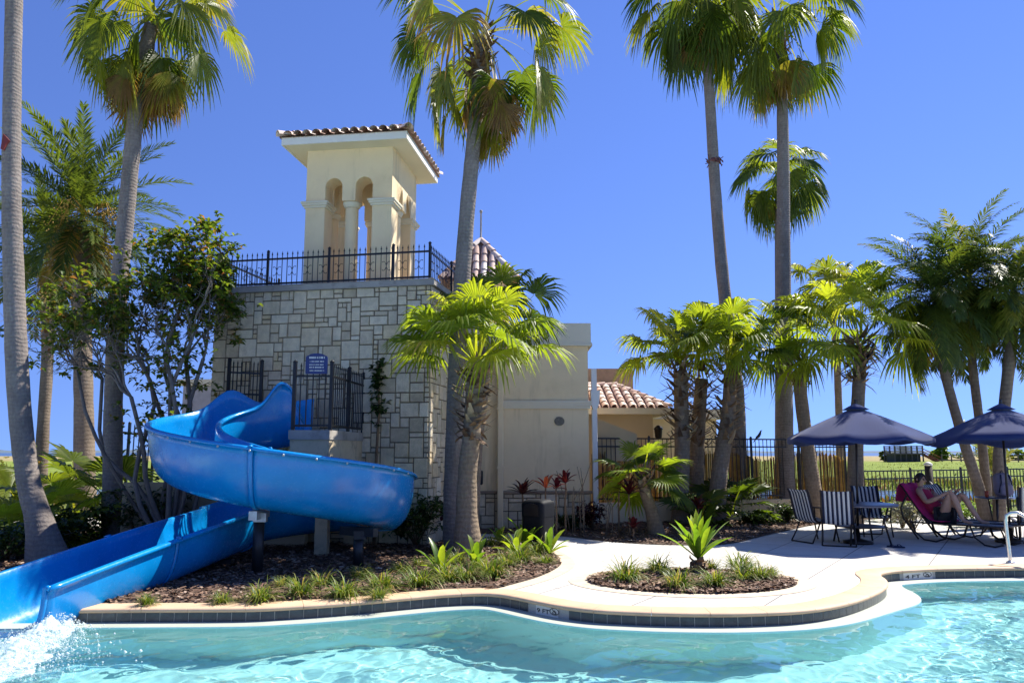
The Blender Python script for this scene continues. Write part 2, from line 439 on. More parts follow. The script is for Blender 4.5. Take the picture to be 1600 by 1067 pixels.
# ------------------------------------------------------------------ ground: deck, beds, terrain, river, lake
def deck_mat():
    m, t, out = nodes_of('concrete_deck')
    b = N(t, 'ShaderNodeBsdfPrincipled'); b.inputs['Roughness'].default_value = .85
    g = N(t, 'ShaderNodeNewGeometry'); mp = N(t, 'ShaderNodeMapping'); mp.inputs['Rotation'].default_value = (0, 0, R(33))
    t.links.new(g.outputs['Position'], mp.inputs[0])
    br = N(t, 'ShaderNodeTexBrick'); br.offset = 0.0; br.squash = 1
    br.inputs['Scale'].default_value = 1.0; br.inputs['Brick Width'].default_value = 1.22; br.inputs['Row Height'].default_value = 1.22
    br.inputs['Mortar Size'].default_value = .010; br.inputs['Mortar Smooth'].default_value = .2
    br.inputs['Color1'].default_value = (.60, .565, .51, 1); br.inputs['Color2'].default_value = (.56, .53, .48, 1); br.inputs['Mortar'].default_value = (.2, .18, .16, 1)
    t.links.new(mp.outputs[0], br.inputs['Vector'])
    n1 = noise(t, .9, 5); n2 = noise(t, 140, 3)
    c = mix(t, 1.0, br.outputs['Color'], ramp(t, n1, [(.3, (.88,) * 3), (.7, (1.06,) * 3)]), 'MULTIPLY')
    c = mix(t, 1.0, c, ramp(t, n2, [(.2, (.86,) * 3), (.8, (1.1,) * 3)]), 'MULTIPLY')
    n3 = noise(t, 1.9, 6, .75); c = mix(t, ramp(t, n3, [(.56, (0,) * 3), (.72, (.55,) * 3)]), c, (.33, .29, .24))
    t.links.new(c, b.inputs['Base Color']); t.links.new(bump(t, n2, .25, .004), b.inputs['Normal'])
    t.links.new(b.outputs[0], out.inputs[0]); return m
m_deck = deck_mat()
dk = np.vstack([offset2d(EDGE, CW - .01), [[16, OUT[-1][1]], [16, 20.6], [-14, 20.6], [-14, OUT[0][1]]]])
DECKO = unloop(offset2d(EDGE, CW - .01))
polymesh('pool_deck', np.vstack([notch(DECKO), [[17, DECKO[-1][1]], [17, 21.3], [-15, 21.3], [-15, DECKO[0][1]]]]), 0.0, m_deck)
polymesh('near_deck', [[-14, -6], [26, -6], [26, NEAR_Y], [-14, NEAR_Y]], 0.0, m_deck)
m_border = mat('border_paving', (0.62, 0.5, 0.36), .8, .12, 5, 90, .2, .004)
m_mulch = mat('mulch_soil', (0.105, 0.068, 0.046), .95, .4, 9, 40, .8, .03)
bed_px = [(768, 922), (800, 913.5), (840, 902), (868, 889), (876, 880), (866, 868), (840, 856), (800, 849), (740, 846), (650, 842), (560, 838)]
bedR = smooth_path([gr(*p) for p in bed_px], 60)[:, :2]
i0 = np.argmin(np.hypot(EDGE[:, 0] - bedR[0][0], EDGE[:, 1] - bedR[0][1]))
edgeL = offset2d(EDGE, CW + .0)[:i0]
BED_L = np.vstack([notch(edgeL), bedR, [[-3.4, 17.5], [-14, 17.5]]])
polymesh('left_planting_bed', BED_L, 0.012, m_mulch)
tag(MB().grid(np.dstack([np.stack([offset2d(bedR[:44], k)[:, 0] for k in (-.22, 0)], 1), np.stack([offset2d(bedR[:44], k)[:, 1] for k in (-.22, 0)], 1), np.full((44, 2), .005)]), .5, False).build('bed_border', m_border), kind='structure')
bb_px = [(840, 834), (868, 837), (900, 840), (950, 846), (1010, 850), (1060, 851.5), (1110, 852), (1150, 848), (1190, 838), (1230, 829), (1262, 822), (1300, 815)]
bbE = smooth_path([gr(*p) for p in bb_px], 60)[:, :2]
BED_B = np.vstack([bbE, [[10.5, 20.4], [-1, 20.4], [-1, 16.2]]])
polymesh('back_planting_bed', BED_B, 0.012, m_mulch)
# oval island bed with a pale ring
ic = gr(1080, 908); ia, ib = 1.28, .92
th = np.linspace(0, 2 * PI, 73)[:-1]
ISL = np.stack([ic.x + ia * np.cos(th) * (1 + .05 * np.cos(2 * th)), ic.y + ib * np.sin(th)], 1)
polymesh('island_bed', ISL, 0.014, m_mulch)
ring = np.zeros((73, 2, 3)); thh = np.append(th, th[0])
for j, k in enumerate((0.0, .24)):
    ring[:, j, 0] = ic.x + (ia + k) * np.cos(thh) * (1 + .05 * np.cos(2 * thh)); ring[:, j, 1] = ic.y + (ib + k) * np.sin(thh)
ring[:, :, 2] = .005
tag(MB().grid(ring, .5, False).build('island_border', m_border), kind='structure')
# bark chips, uncountable
def chips(name, poly, n, zmax=.03, bounds=None):
    P = np.asarray(poly); x0, x1, y0, y1 = bounds or (P[:, 0].min(), P[:, 0].max(), P[:, 1].min(), P[:, 1].max())
    X = rng.uniform(x0, x1, n * 2); Y = rng.uniform(y0, y1, n * 2); k = inside(P, X, Y); X, Y = X[k][:n], Y[k][:n]; n = len(X)
    a = rng.uniform(0, 2 * PI, n); L = rng.uniform(.012, .045, n); W = rng.uniform(.006, .016, n); tl = rng.uniform(-.5, .5, n); zz = rng.uniform(.016, zmax, n)
    c, s_ = np.cos(a), np.sin(a)
    V = np.zeros((n, 4, 3))
    for i, (u, q) in enumerate(((-1, -1), (1, -1), (1, 1), (-1, 1))):
        V[:, i, 0] = X + u * L * c - q * W * s_; V[:, i, 1] = Y + u * L * s_ + q * W * c; V[:, i, 2] = zz + u * L * tl * .6 + q * W * .5 * np.sin(a * 7)
    F = np.arange(n * 4).reshape(n, 4)
    tt = np.repeat(rng.uniform(0, 1, n), 4)
    mb = MB(); mb.add(V.reshape(-1, 3), [tuple(f) for f in F], tt)
    return tag(mb.build(name, m_chip), kind='stuff', label='loose brown bark mulch chips', cat='mulch')
m_chip = mat('bark_chip', (.2, .13, .09), .9, .2, 30, 120, .3, .004, tint=[(0, (.05, .027, .018)), (.4, (.13, .07, .042)), (.75, (.23, .135, .085)), (.93, (.33, .22, .15)), (1, (.46, .38, .30))])
chips('mulch_chips', BED_L, 26000, .05, (-8.5, 1.0, 8.3, 14.5))
chips('mulch_chips', BED_B, 9000, .05, (-.5, 9, 14.2, 19))
chips('mulch_chips', ISL, 6500, .05)
# terrain beyond the fence
def hgt(X, Y):
    z = np.interp(Y, [0, 21.3, 27, 36, 42, 44, 56, 59, 66, 120, 460, 500, 6000], [-.02, -.02, -.05, -.8, -1.15, -1.6, -1.6, -1.05, -.75, -.62, -.5, -1.2, -6])
    z = z + np.where(Y > 23, .16 * np.sin(X * .21 + Y * .07) * np.sin(Y * .16 + X * .05), 0) * np.clip((Y - 23) / 20, 0, 1) * np.where(Y < 470, 1, 0)
    return z
ys = np.concatenate([[17, 21.2], np.arange(22, 70, 1.0), np.arange(72, 200, 6), np.arange(210, 520, 18), [600, 1200, 4000]])
xs = np.concatenate([[-5000, -1500, -500], np.arange(-240, 241, 6), [500, 1500, 5000]])
X, Y = np.meshgrid(xs, ys); Z = hgt(X, Y)
Z[:2] = -.03
def terrain_mat():
    m, t, out = nodes_of('marsh_ground'); b = N(t, 'ShaderNodeBsdfPrincipled'); b.inputs['Roughness'].default_value = .95; b.inputs['Specular IOR Level'].default_value = .1
    g = N(t, 'ShaderNodeNewGeometry'); sx = N(t, 'ShaderNodeSeparateXYZ'); t.links.new(g.outputs['Position'], sx.inputs[0])
    mr = N(t, 'ShaderNodeMapRange'); mr.inputs['From Min'].default_value = 0; mr.inputs['From Max'].default_value = 400
    nn = noise(t, .12, 4); ad = N(t, 'ShaderNodeMath', operation='MULTIPLY_ADD'); ad.inputs[1].default_value = 40; t.links.new(nn, ad.inputs[0]); t.links.new(sx.outputs['Y'], ad.inputs[2])
    t.links.new(ad.outputs[0], mr.inputs['Value'])
    c = ramp(t, mr.outputs[0], [(.0, (.10, .13, .03)), (.15, (.13, .16, .04)), (.23, (.17, .22, .04)), (.5, (.20, .25, .05)), (.62, (.32, .26, .13)), (1.0, (.33, .27, .15))])
    n2 = noise(t, .9, 5, .7); c = mix(t, 1.0, c, ramp(t, n2, [(.3, (.55, .6, .5)), (.7, (1.3, 1.25, 1.2))]), 'MULTIPLY')
    n3 = noise(t, .35, 3); near = ramp(t, mr.outputs[0], [(.18, (1,) * 3), (.26, (0,) * 3)])
    f = mix(t, 1.0, ramp(t, n3, [(.55, (0,) * 3), (.66, (1,) * 3)]), near, 'MULTIPLY')
    c = mix(t, f, c, (.24, .14, .08))
    t.links.new(c, b.inputs['Base Color']); t.links.new(b.outputs[0], out.inputs[0]); return m
tag(MB().grid(np.dstack([X, Y, Z]), .5).build('marsh_ground', terrain_mat()), kind='structure')
def open_water(name, col, sc_, br):
    m, t, out = nodes_of(name); b = N(t, 'ShaderNodeBsdfPrincipled'); b.inputs['Base Color'].default_value = (*col, 1); b.inputs['Roughness'].default_value = br
    t.links.new(bump(t, noise(t, sc_, 3), .5, .3), b.inputs['Normal']); t.links.new(b.outputs[0], out.inputs[0]); return m
tag(MB().add([(-900, 40, -1.12), (900, 40, -1.12), (900, 62, -1.12), (-900, 62, -1.12)], [(0, 1, 2, 3)]).build('river', open_water('river_water', (.05, .09, .13), .8, .1)), kind='structure')
tag(MB().add([(-9000, 480, -.85), (9000, 480, -.85), (9000, 15000, -.85), (-9000, 15000, -.85)], [(0, 1, 2, 3)]).build('lake', open_water('lake_water', (.05, .10, .20), .05, .35)), kind='structure')
# far shore across the lake, a low uneven ridge
ux = np.linspace(-4200, 4200, 240); rr = np.random.default_rng(5)
hh = 5 + 4 * np.abs(np.convolve(rr.normal(size=240), np.ones(9) / 9, 'same')) * 3
P = np.zeros((240, 3, 3)); P[:, :, 0] = ux[:, None]
P[:, 0] += np.array([0, 3000, -1]); P[:, 1, 1] = 3060; P[:, 1, 2] = hh; P[:, 2, 1] = 3200; P[:, 2, 2] = -1
tag(MB().grid(P).build('far_shore', mat('far_shore', (.09, .13, .17), .95, .2, .02, .2, 0)), kind='structure')

# ------------------------------------------------------------------ masonry helpers
m_stone = mat('coral_stone', (.5, .45, .38), .9, .2, 7, 48, .9, .02, drips=((.22, .18, .13), .5), tint=[(0, (.48, .385, .25)), (.25, (.60, .49, .335)), (.6, (.67, .56, .39)), (.82, (.63, .48, .28)), (1, (.74, .64, .47))])
m_mortar = mat('dark_mortar', (.15, .115, .075), .95)
m_stucco = mat('cream_stucco', (.80, .625, .375), .9, .07, 1.6, 130, .5, .008, stains=((.70, .535, .31), .8), drips=((.36, .27, .16), .8))
m_trim = mat('cream_trim', (.68, .60, .44), .8, .05, 2, 120, .15, .004)
m_grey = mat('grey_concrete', (.34, .31, .27), .9, .16, 3, 60, .3, .006, stains=((.16, .15, .13), 2.5))
m_black = mat('black_metal', (.012, .012, .013), .38, .2, 8, 80, .1, .002, metal=.3)
m_rooftile = mat('clay_tile', (.5, .3, .22), .8, .15, 7, 60, .3, .006, tint=[(0, (.46, .30, .23)), (.4, (.62, .46, .38)), (.75, (.70, .57, .49)), (1, (.75, .65, .57))])
m_roofpan = mat('roof_pan', (.26, .16, .12), .9)
m_white = mat('white_paint', (.72, .69, .62), .6, .05, 3, 90, .1, .003)
def ashlar(mb, o, u, up, n, W, H, unit=.092, gap=.017, proud=.022, seed=1):
    """random ashlar stones covering a W x H rectangle; o lower corner, u/up unit vectors, n outward"""
    rs = random.Random(seed); o, u, up, n = map(Vector, (o, u, up, n))
    nx, ny = max(1, round(W / unit)), max(1, round(H / unit)); ux_, uy_ = W / nx, H / ny
    occ = np.zeros((nx, ny), bool)
    sizes = [(4, 4), (3, 3), (4, 3), (3, 4), (2, 2), (3, 2), (2, 3), (4, 2), (3, 1), (2, 1), (1, 2), (1, 1)]; wt = [3, 7, 6, 5, 8, 7, 4, 2, 4, 3, 1, .6]
    for j in range(ny):
        for i in range(nx):
            if occ[i, j]: continue
            for (a, b) in rs.choices(sizes, wt, k=6) + [(2, 1), (1, 1)]:
                if i + a <= nx and j + b <= ny and not occ[i:i + a, j:j + b].any(): break
            else: a = b = 1
            occ[i:i + a, j:j + b] = True
            g_ = gap / 2; x0, x1, y0, y1 = i * ux_ + g_, (i + a) * ux_ - g_, j * uy_ + g_, (j + b) * uy_ - g_
            pr = proud + rs.uniform(-.008, .01); e = .006; jt = lambda: rs.uniform(-.004, .004)
            back = [o + u * x + up * y for x, y in ((x0, y0), (x1, y0), (x1, y1), (x0, y1))]
            fr_ = [o + u * (x + jt()) + up * (y + jt()) + n * (pr + jt() * .6) for x, y in ((x0 + e, y0 + e), (x1 - e, y0 + e), (x1 - e, y1 - e), (x0 + e, y1 - e))]
            mb.add(back + fr_, [(4, 5, 6, 7), (0, 1, 5, 4), (1, 2, 6, 5), (2, 3, 7, 6), (3, 0, 4, 7)], rs.random())
    return mb
def tile_roof(mb, pan, A, B, C, D, tw=.2, tl=.34):
    """barrel tiles on the plane A-B (eave) D-C (top)"""
    A, B, C, D = map(Vector, (A, B, C, D)); ea = (B - A); ue = ea.normalized()
    nrm = ea.cross((D + C) / 2 - (A + B) / 2).normalized()
    if nrm.z < 0: nrm = -nrm
    sl = ((C + D) / 2 - (A + B) / 2); sl = sl - ue * sl.dot(ue); S = sl.length; us = sl / S
    pan.add([A, B, C, D] if (C - D).length > 1e-4 else [A, B, C], [(0, 1, 2, 3)] if (C - D).length > 1e-4 else [(0, 1, 2)])
    nr = max(1, round(S / tl)); tl = S / nr
    for r_ in range(nr):
        v0, v1 = r_ / nr, (r_ + 1) / nr
        l = (A.lerp(D, (v0 + v1) / 2) - A).dot(ue); rgt = (B.lerp(C, (v0 + v1) / 2) - A).dot(ue)
        k = math.ceil(l / tw)
        while k * tw <= rgt:
            ctr = A + ue * (k * tw) + us * (S * v0); ln = tl * 1.12
            P = np.zeros((3, 6, 3)); jw = random.uniform(-.008, .008)
            for a, (q, lift, rad) in enumerate(((-.02, .03, .092), (.5 * ln, .022, .087), (ln, .006, .081))):
                for b in range(6):
                    an = PI * b / 5
                    P[a, b] = ctr + us * q + ue * (math.cos(an) * rad + jw) + nrm * (math.sin(an) * rad * .85 + lift)
            mb.grid(P, random.random()); k += 1
def ridge_tiles(mb, P, Q, rad=.1):
    P, Q = Vector(P), Vector(Q); L = (Q - P).length; n = max(1, round(L / .33)); d = (Q - P) / L
    sd_ = d.cross(Vector((0, 0, 1))).normalized(); up = sd_.cross(d)
    for i in range(n):
        a = P + d * (L * i / n); G = np.zeros((2, 7, 3))
        for k, (q, rr_, lf) in enumerate(((-.02, rad, .06), (L / n * 1.08, rad * .86, .035))):
            for b in range(7):
                an = PI * b / 6 - .0; G[k, b] = a + d * q + sd_ * (math.cos(an) * rr_) + up * (math.sin(an) * rr_ + lf - .03)
        mb.grid(G, random.random())
def spear_fence(name, label, runs, z0, z1, spacing, posts, group=None, bar=.016, rails=(.12, .82), post_w=.05, spear=True, scroll=0, toploop=0, cat='fence'):
    """runs: [(p,q)] plan segments; posts: list of (x,y); z0 may be a callable"""
    p0 = Vector((*runs[0][0], z0)); root = thing(name, p0, label, cat, group)
    mb = MB(); H = z1 - z0
    for k, (a, b) in enumerate(runs):
        a, b = Vector((*a, 0)), Vector((*b, 0)); L = (b - a).length; n = max(2, round(L / spacing))
        for fz in rails:
            mb.bar(a + Vector((0, 0, z0 + H * fz)), b + Vector((0, 0, z0 + H * fz)), .028, .034)
        for i in range(1, n):
            p_ = a.lerp(b, i / n)
            top = z1 - .06 if spear else z0 + H * rails[-1]
            mb.bar(p_ + Vector((0, 0, z0 + .03)), p_ + Vector((0, 0, top)), bar)
            if spear: mb.lathe([(.0, -.005), (.017, .005), (.009, .035), (0, .075)], p_ + Vector((0, 0, top)), 6)
        if scroll:
            d = (b - a).normalized(); i = 2
            while i < n:
                c = a.lerp(b, (i + .0) / n) + Vector((0, 0, z0 + H * (rails[0] + rails[1]) * .5))
                for sx in (-1, 1):
                    for sz in (-1, 1):
                        pts = [c + d * sx * (.012 + .034 * (1 - math.cos(q))) + Vector((0, 0, sz * (.03 + .05 * q / PI + .03 * math.sin(q)))) for q in np.linspace(0, PI * 1.25, 8)]
                        mb.tube(pts, .0055, 5)
                i += 3
    mb.build('fence_panel', m_black, root)
    for (x, y) in posts:
        m2 = MB(); m2.bar((x, y, z0 - .02), (x, y, z1 + .01), post_w); m2.lathe([(post_w * .72, 0), (post_w * .72, .015), (0, .045)], (x, y, z1 + .01), 8)
        m2.build('post', m_black, root)
    return root

# ------------------------------------------------------------------ stone block with its roof rail
TH = R(11); WU = Vector((-math.cos(TH), math.sin(TH), 0)); WB = Vector((math.sin(TH), math.cos(TH), 0)); UP = Vector((0, 0, 1))
W0 = Vector((-1.53, 14.2, 0)); WL, WD, WH = 4.45, 3.6, 4.78
sb = thing('stone_building', W0, 'pale ashlar stone block behind the blue slide, grey cap on top', 'building')
core = MB(); core.obox(W0 + UP * -.05, WU * WL, WB * WD, UP * (WH + .05)); core.build('wall', m_mortar, sb)
fa = MB()
ashlar(fa, W0 + WU * WL, -WU, UP, -WB, WL, WH, seed=4)
ashlar(fa, W0, WB, UP, -WU, WD, WH, seed=9)
ashlar(fa, W0 + WU * WL + WB * WD, -WB, UP, WU, WD, WH, seed=11)
fa.build('stone_facing', m_stone, sb)
cap = MB(); cap.obox(W0 - WU * .07 - WB * .07 + UP * WH, WU * (WL + .14), WB * (WD + .1), UP * .11, bev=.012); cap.build('wall_cap', m_grey, sb)
def wl(l, d=.06): p_ = W0 + WU * l + WB * d; return (p_.x, p_.y)
spear_fence('roof_railing', 'black wrought iron railing with scrolls along the stone roof edge', [(wl(.05), wl(4.4)), (wl(.05), wl(.05, 3.3)), (wl(4.4), wl(4.4, 2.5))], WH + .11, WH + .11 + .71, .108,
            [wl(.05), wl(.78), wl(2.1), wl(3.4), wl(4.4), wl(.05, 1.6), wl(.05, 3.2), wl(4.4, 2.4)], rails=(.1, .8), scroll=1, cat='railing', post_w=.045, bar=.013)

# ------------------------------------------------------------------ bell tower on the block
TT = R(8); TU = Vector((-math.cos(TT), math.sin(TT), 0)); TB = Vector((math.sin(TT), math.cos(TT), 0))
T0 = at(608, 500, 15.0); T0.z = 0; TWD = 1.83; TZ0 = WH + .05
zs = at(600, 311, 15.0).z; zt = at(611, 229, 15.0).z
tw = thing('bell_tower', T0 + UP * TZ0, 'cream stucco bell tower with arches and a clay tile roof', 'tower')
def tp(a, b, z): return T0 + TU * a + TB * b + UP * z
pw = .41                                                  # pier width
for a in (0, TWD - pw):
    for b in (0, TWD - pw):
        pm = MB(); pm.obox(tp(a, b, TZ0), TU * pw, TB * pw, UP * (zs - TZ0 - .12)); pier = pm.build('pier', m_stucco, tw)
        cm = MB()
        for k, (o_, z0_, z1_) in enumerate(((.03, zs - .12, zs - .075), (.06, zs - .075, zs - .03), (.08, zs - .03, zs + .01))):
            cm.obox(tp(a - o_, b - o_, z0_), TU * (pw + 2 * o_), TB * (pw + 2 * o_), UP * (z1_ - z0_))
        cm.build('capital', m_trim, pier)
cr = .14
for (a, b) in ((TWD / 2, .22), (TWD / 2, TWD - .22), (.22, TWD / 2), (TWD - .22, TWD / 2)):
    c = tp(a, b, 0); cmn = MB(); cmn.lathe([(cr + .03, TZ0), (cr + .03, TZ0 + .08), (cr, TZ0 + .1), (cr, TZ0 + .14), (cr * .95, zs - .14), (cr * .95, zs - .1)], c, 24); clm = cmn.build('column', m_stucco, tw)
    cmn = MB(); cmn.lathe([(cr * .95, zs - .1), (cr + .03, zs - .07), (cr + .03, zs - .04), (cr + .05, zs - .02), (cr + .05, zs + .01), (0, zs + .01)], c, 24); cmn.build('capital', m_trim, clm)
def archwall(o, u, n, thick, x0=0.0):
    """upper wall with two stilted arches; o at the corner on spring level; x0 trims both ends"""
    gapw = (TWD - 2 * pw - 2 * cr) / 2; r_ = gapw / 2; top = zt - zs - .005; st_ = .31
    def P(x, z): return o + u * x + UP * z
    pts = [P(x0, 0), P(pw, 0)]
    for st in (pw, pw + gapw + 2 * cr):
        if st > pw: pts.append(P(st, 0))
        for k in range(0, 15): an = PI - PI * k / 14; pts.append(P(st + r_ + r_ * math.cos(an), st_ + r_ * math.sin(an)))
        pts.append(P(st + gapw, 0))
    pts += [P(TWD - x0, 0), P(TWD - x0, top), P(x0, top)]
    bm = bmesh.new(); vs = [bm.verts.new(p) for p in pts]; f = bm.faces.new(vs)
    ex = bmesh.ops.extrude_face_region(bm, geom=[f]); bmesh.ops.translate(bm, vec=Vector(n) * thick, verts=[g_ for g_ in ex['geom'] if isinstance(g_, bmesh.types.BMVert)])
    bmesh.ops.recalc_face_normals(bm, faces=bm.faces[:]); bmesh.ops.triangulate(bm, faces=[f_ for f_ in bm.faces if len(f_.verts) > 4]); bm.verts.index_update()
    mb = MB().add([v.co[:] for v in bm.verts], [tuple(v.index for v in f_.verts) for f_ in bm.faces]); bm.free(); return mb
Z0 = zs + .01
archwall(tp(0, 0, Z0), TU, TB, .44).build('arch_wall', m_stucco, tw)
archwall(tp(0, TWD - .44, Z0), TU, TB, .44).build('arch_wall', m_stucco, tw)
archwall(tp(0, 0, Z0), TB, TU, .44, .442).build('arch_wall', m_stucco, tw)
archwall(tp(TWD - .44, 0, Z0), TB, TU, .44, .442).build('arch_wall', m_stucco, tw)
OV = .38
sm = MB(); sm.obox(tp(-OV, -OV, zt - .003), TU * (TWD + 2 * OV), TB * (TWD + 2 * OV), UP * .03); sm.build('soffit', m_trim, tw)
sm = MB(); e_ = OV + .02
for (a, b, u, q) in ((-e_, -e_, TU, TB), (-e_, TWD + e_ - .03, TU, TB), (-e_, -e_ + .03, TB, TU), (TWD + e_ - .03, -e_ + .03, TB, TU)):
    sm.obox(tp(a, b, zt - .012), u * (TWD + 2 * e_ - (.06 if u is TB else 0)), q * .03, UP * .17)
sm.build('fascia', m_white, tw)
rt, rp = MB(), MB(); zr = zt + .16; er = OV + .06; apx = tp(TWD / 2, TWD / 2, zr + (TWD / 2 + er) * .34)
cs = [tp(-er, -er, zr), tp(TWD + er, -er, zr), tp(TWD + er, TWD + er, zr), tp(-er, TWD + er, zr)]
for i in range(4): tile_roof(rt, rp, cs[(i + 1) % 4], cs[i], apx, apx)
for c in cs: ridge_tiles(rt, c, apx)
rp.add([c - UP * .02 for c in cs], [(0, 1, 2, 3)])
roof = rt.build('roof', m_rooftile, tw); rp.build('roof_deck', m_roofpan, roof)

# ------------------------------------------------------------------ turret roof behind
TX, TY = -.86, 20.6; ze = at(808, 441, 20.0).z; hw = .98
tr_ = thing('roof_turret', (TX, TY, 4.4), 'small turret with a peaked clay tile roof and a thin spire', 'turret')
MB().box(TX - .78, TX + .78, TY - .78, TY + .78, 4.4, ze).build('wall', m_stucco, tr_)
rt, rp = MB(), MB(); ap = Vector((TX, TY, at(748, 376, TY).z)); cs = [Vector((TX + a * hw, TY + b * hw, ze)) for a, b in ((1, -1), (-1, -1), (-1, 1), (1, 1))]
for i in range(4): tile_roof(rt, rp, cs[(i + 1) % 4], cs[i], ap, ap, .22, .36)
for c in cs: ridge_tiles(rt, c, ap)
rp.add([c - UP * .02 for c in cs], [(0, 1, 2, 3)])
rf_ = rt.build('roof', m_rooftile, tr_); rp.build('roof_deck', m_roofpan, rf_)
MB().lathe([(.05, 0), (.05, .1), (.025, .16), (.022, .82), (.04, .84), (.04, .9), (0, .92)], ap - UP * .04, 10).build('spire', m_grey, tr_)

# ------------------------------------------------------------------ beige building with cornice, stone base and downspouts
BY = 17.3; BXR = 1.72; BXL = -2.4; bzt = at(900, 507, BY).z; bzm = at(850, 634, BY).z; bzw = at(850, 771, BY).z
bb = thing('beige_building', (0, BY, 0), 'flat fronted beige stucco building with a moulded band and stone base', 'building')
MB().box(BXL, BXR, BY, 24.5, -.05, bzt).build('wall', m_stucco, bb)
zc0 = at(900, 541, BY).z
mb = MB(); mb.box(BXL, BXR + .07, BY - .07, BY - .002, zc0 + .08, bzt + .02); mb.box(BXR + .002, BXR + .07, BY, 24.5, zc0 + .08, bzt + .02)
mb.box(BXL, BXR + .1, BY - .1, BY - .002, zc0, zc0 + .045); mb.box(BXL, BXR + .085, BY - .085, BY - .002, zc0 + .045, zc0 + .08); mb.box(BXR + .003, BXR + .1, BY, 24.5, zc0, zc0 + .08)
mb.build('cornice', m_trim, bb)
mb = MB(); mb.box(-.25, BXR + .06, BY - .06, BY - .002, bzm, bzm + .07); mb.box(-.25, BXR + .04, BY - .04, BY - .002, bzm - .06, bzm); mb.box(-.25, BXR + .075, BY - .075, BY - .002, bzm + .07, bzm + .11)
mb.build('band_moulding', m_trim, bb)
MB().box(BXL, BXR + .02, BY - .02, BY - .001, -.05, bzw).build('base_mortar', m_mortar, bb)
mb = MB(); ashlar(mb, (BXL, BY - .02, 0), (1, 0, 0), (0, 0, 1), (0, -1, 0), BXR - BXL + .02, bzw, .1, seed=21); mb.build('stone_base', m_stone, bb)
mb = MB(); mb.obox((BXL, BY - .075, bzw), (BXR - BXL + .06, 0, 0), (0, .073, 0), (0, 0, .06), bev=.01); mb.build('base_cap', mat('cap_brown', (.26, .19, .13), .9), bb)
xd = at(782, 700, BY).x
mb = MB(); mb.obox((xd - .065, BY - .2, .0), (.13, 0, 0), (0, .115, 0), (0, 0, bzt - .55), bev=.015)
for z in (1.3, 2.6): mb.box(xd - .085, xd + .085, BY - .215, BY - .06, z, z + .05)
mb.build('downspout', m_stucco, bb)
zg0, zg1 = at(930, 640, BY + .4).z, at(930, 612, BY + .4).z
mb = MB(); xg = BXR + .11
mb.obox((xg - .03, BY + .05, .1), (.12, 0, 0), (0, .1, 0), (0, 0, zg0 - .1), bev=.012)
mb.poly3([(xg - .05, BY + .02, zg1), (xg + .16, BY + .02, zg1), (xg + .13, BY + .02, zg0 + .1), (xg + .08, BY + .02, zg0 - .02), (xg, BY + .02, zg0 - .02), (xg - .04, BY + .02, zg0 + .1)], (0, .18, 0))
mb.box(xg - .03, xg + .09, BY + .05, BY + .16, zg1, zg1 + .5)
mb.build('gutter_downspout', m_white, bb)
# round louvred vent, weathered dark
vc = at(874, 658, BY - .01)
mb = MB()
for k in range(20):
    rr_ = random.random() ** .7 * .13; aa = random.uniform(0, 2 * PI); mb.lathe([(0, 0), (random.uniform(.01, .03), .001)], (0, 0, 0), 7)
mb = MB(); mb.add([vc + Vector((.115 * math.cos(q), -.012, .1 * math.sin(q))) for q in np.linspace(0, 2 * PI, 20)[:-1]], [tuple(range(19))])
for k in range(-3, 4): mb.box(vc.x - .1 * math.sqrt(1 - (k / 4) ** 2), vc.x + .1 * math.sqrt(1 - (k / 4) ** 2), BY - .03, BY - .013, vc.z + k * .026, vc.z + k * .026 + .014)
mb.build('wall_vent', mat('vent_grey', (.20, .175, .13), .9, .3, 20), bb)
# sloped stair wall in front of the low house
s1, s2, s3, s4 = at(928, 652, 18.6), at(995, 678, 18.6), at(995, 720, 18.6), at(928, 720, 18.6)
sw = MB(); sw.poly3([s4, s3, s2, s1], (0, .25, 0)); tag(sw.build('stair_wall', mat('tan_stucco', (.50, .37, .2), .9, .06, 2, 150, .3, .005)), 'tan wall with a sloping top beside the beige building', 'wall')
# ------------------------------------------------------------------ low house with clay tile roof
HY = 20.6; ez = at(985, 641, HY - .5).z; hx0, hx1 = 2.15, at(1046, 640, HY - .5).x
hs_ = thing('tile_roof_house', (3.2, HY, 0), 'low cream house with a pinkish clay tile roof behind the fence', 'house')
MB().box(hx0 - .4, hx1 - .35, HY, HY + 5, 0, ez).build('wall', mat('house_wall', (.58, .47, .27), .9, .05, 2, 120, .2, .004), hs_)
rt, rp = MB(), MB(); A = Vector((hx0 - .9, HY - .5, ez + .06)); B = Vector((hx1, HY - .5, ez + .06)); rz = at(985, 603, HY + 1.4).z
D = Vector((A.x, HY + 1.5, rz)); C = Vector((hx1 - 1.1, HY + 1.5, rz)); E_ = Vector((hx1, HY + 5.5, ez + .06)); G_ = Vector((hx1 - 1.1, HY + 3.5, rz))
tile_roof(rt, rp, A, B, C, D, .24, .36); tile_roof(rt, rp, B, E_, G_, C, .24, .36); ridge_tiles(rt, B, C); ridge_tiles(rt, C, D, .1)
r_ = rt.build('roof', m_rooftile, hs_); rp.build('roof_deck', m_roofpan, r_)
mb = MB(); mb.box(A.x, hx1 + .04, HY - .58, HY - .5, ez - .1, ez + .06); mb.box(hx1 - .03, hx1 + .04, HY - .5, HY + 5.5, ez - .1, ez + .06); mb.box(A.x, hx1 - .03, HY - .5, HY, ez - .02, ez + .0)
mb.build('gutter', m_trim, hs_)
MB().box(2.0, at(986, 600, 23).x, 22.6, 24, 3, at(960, 578, 23).z).build('raised_roof_box', mat('brown_stucco', (.3, .22, .16), .9), hs_)
fx1 = at(1120, 680, 24.5).x
h2 = thing('annex_building', (5, 24.5, 0), 'plain cream annex wall between the two dark shaggy palm trunks', 'building')
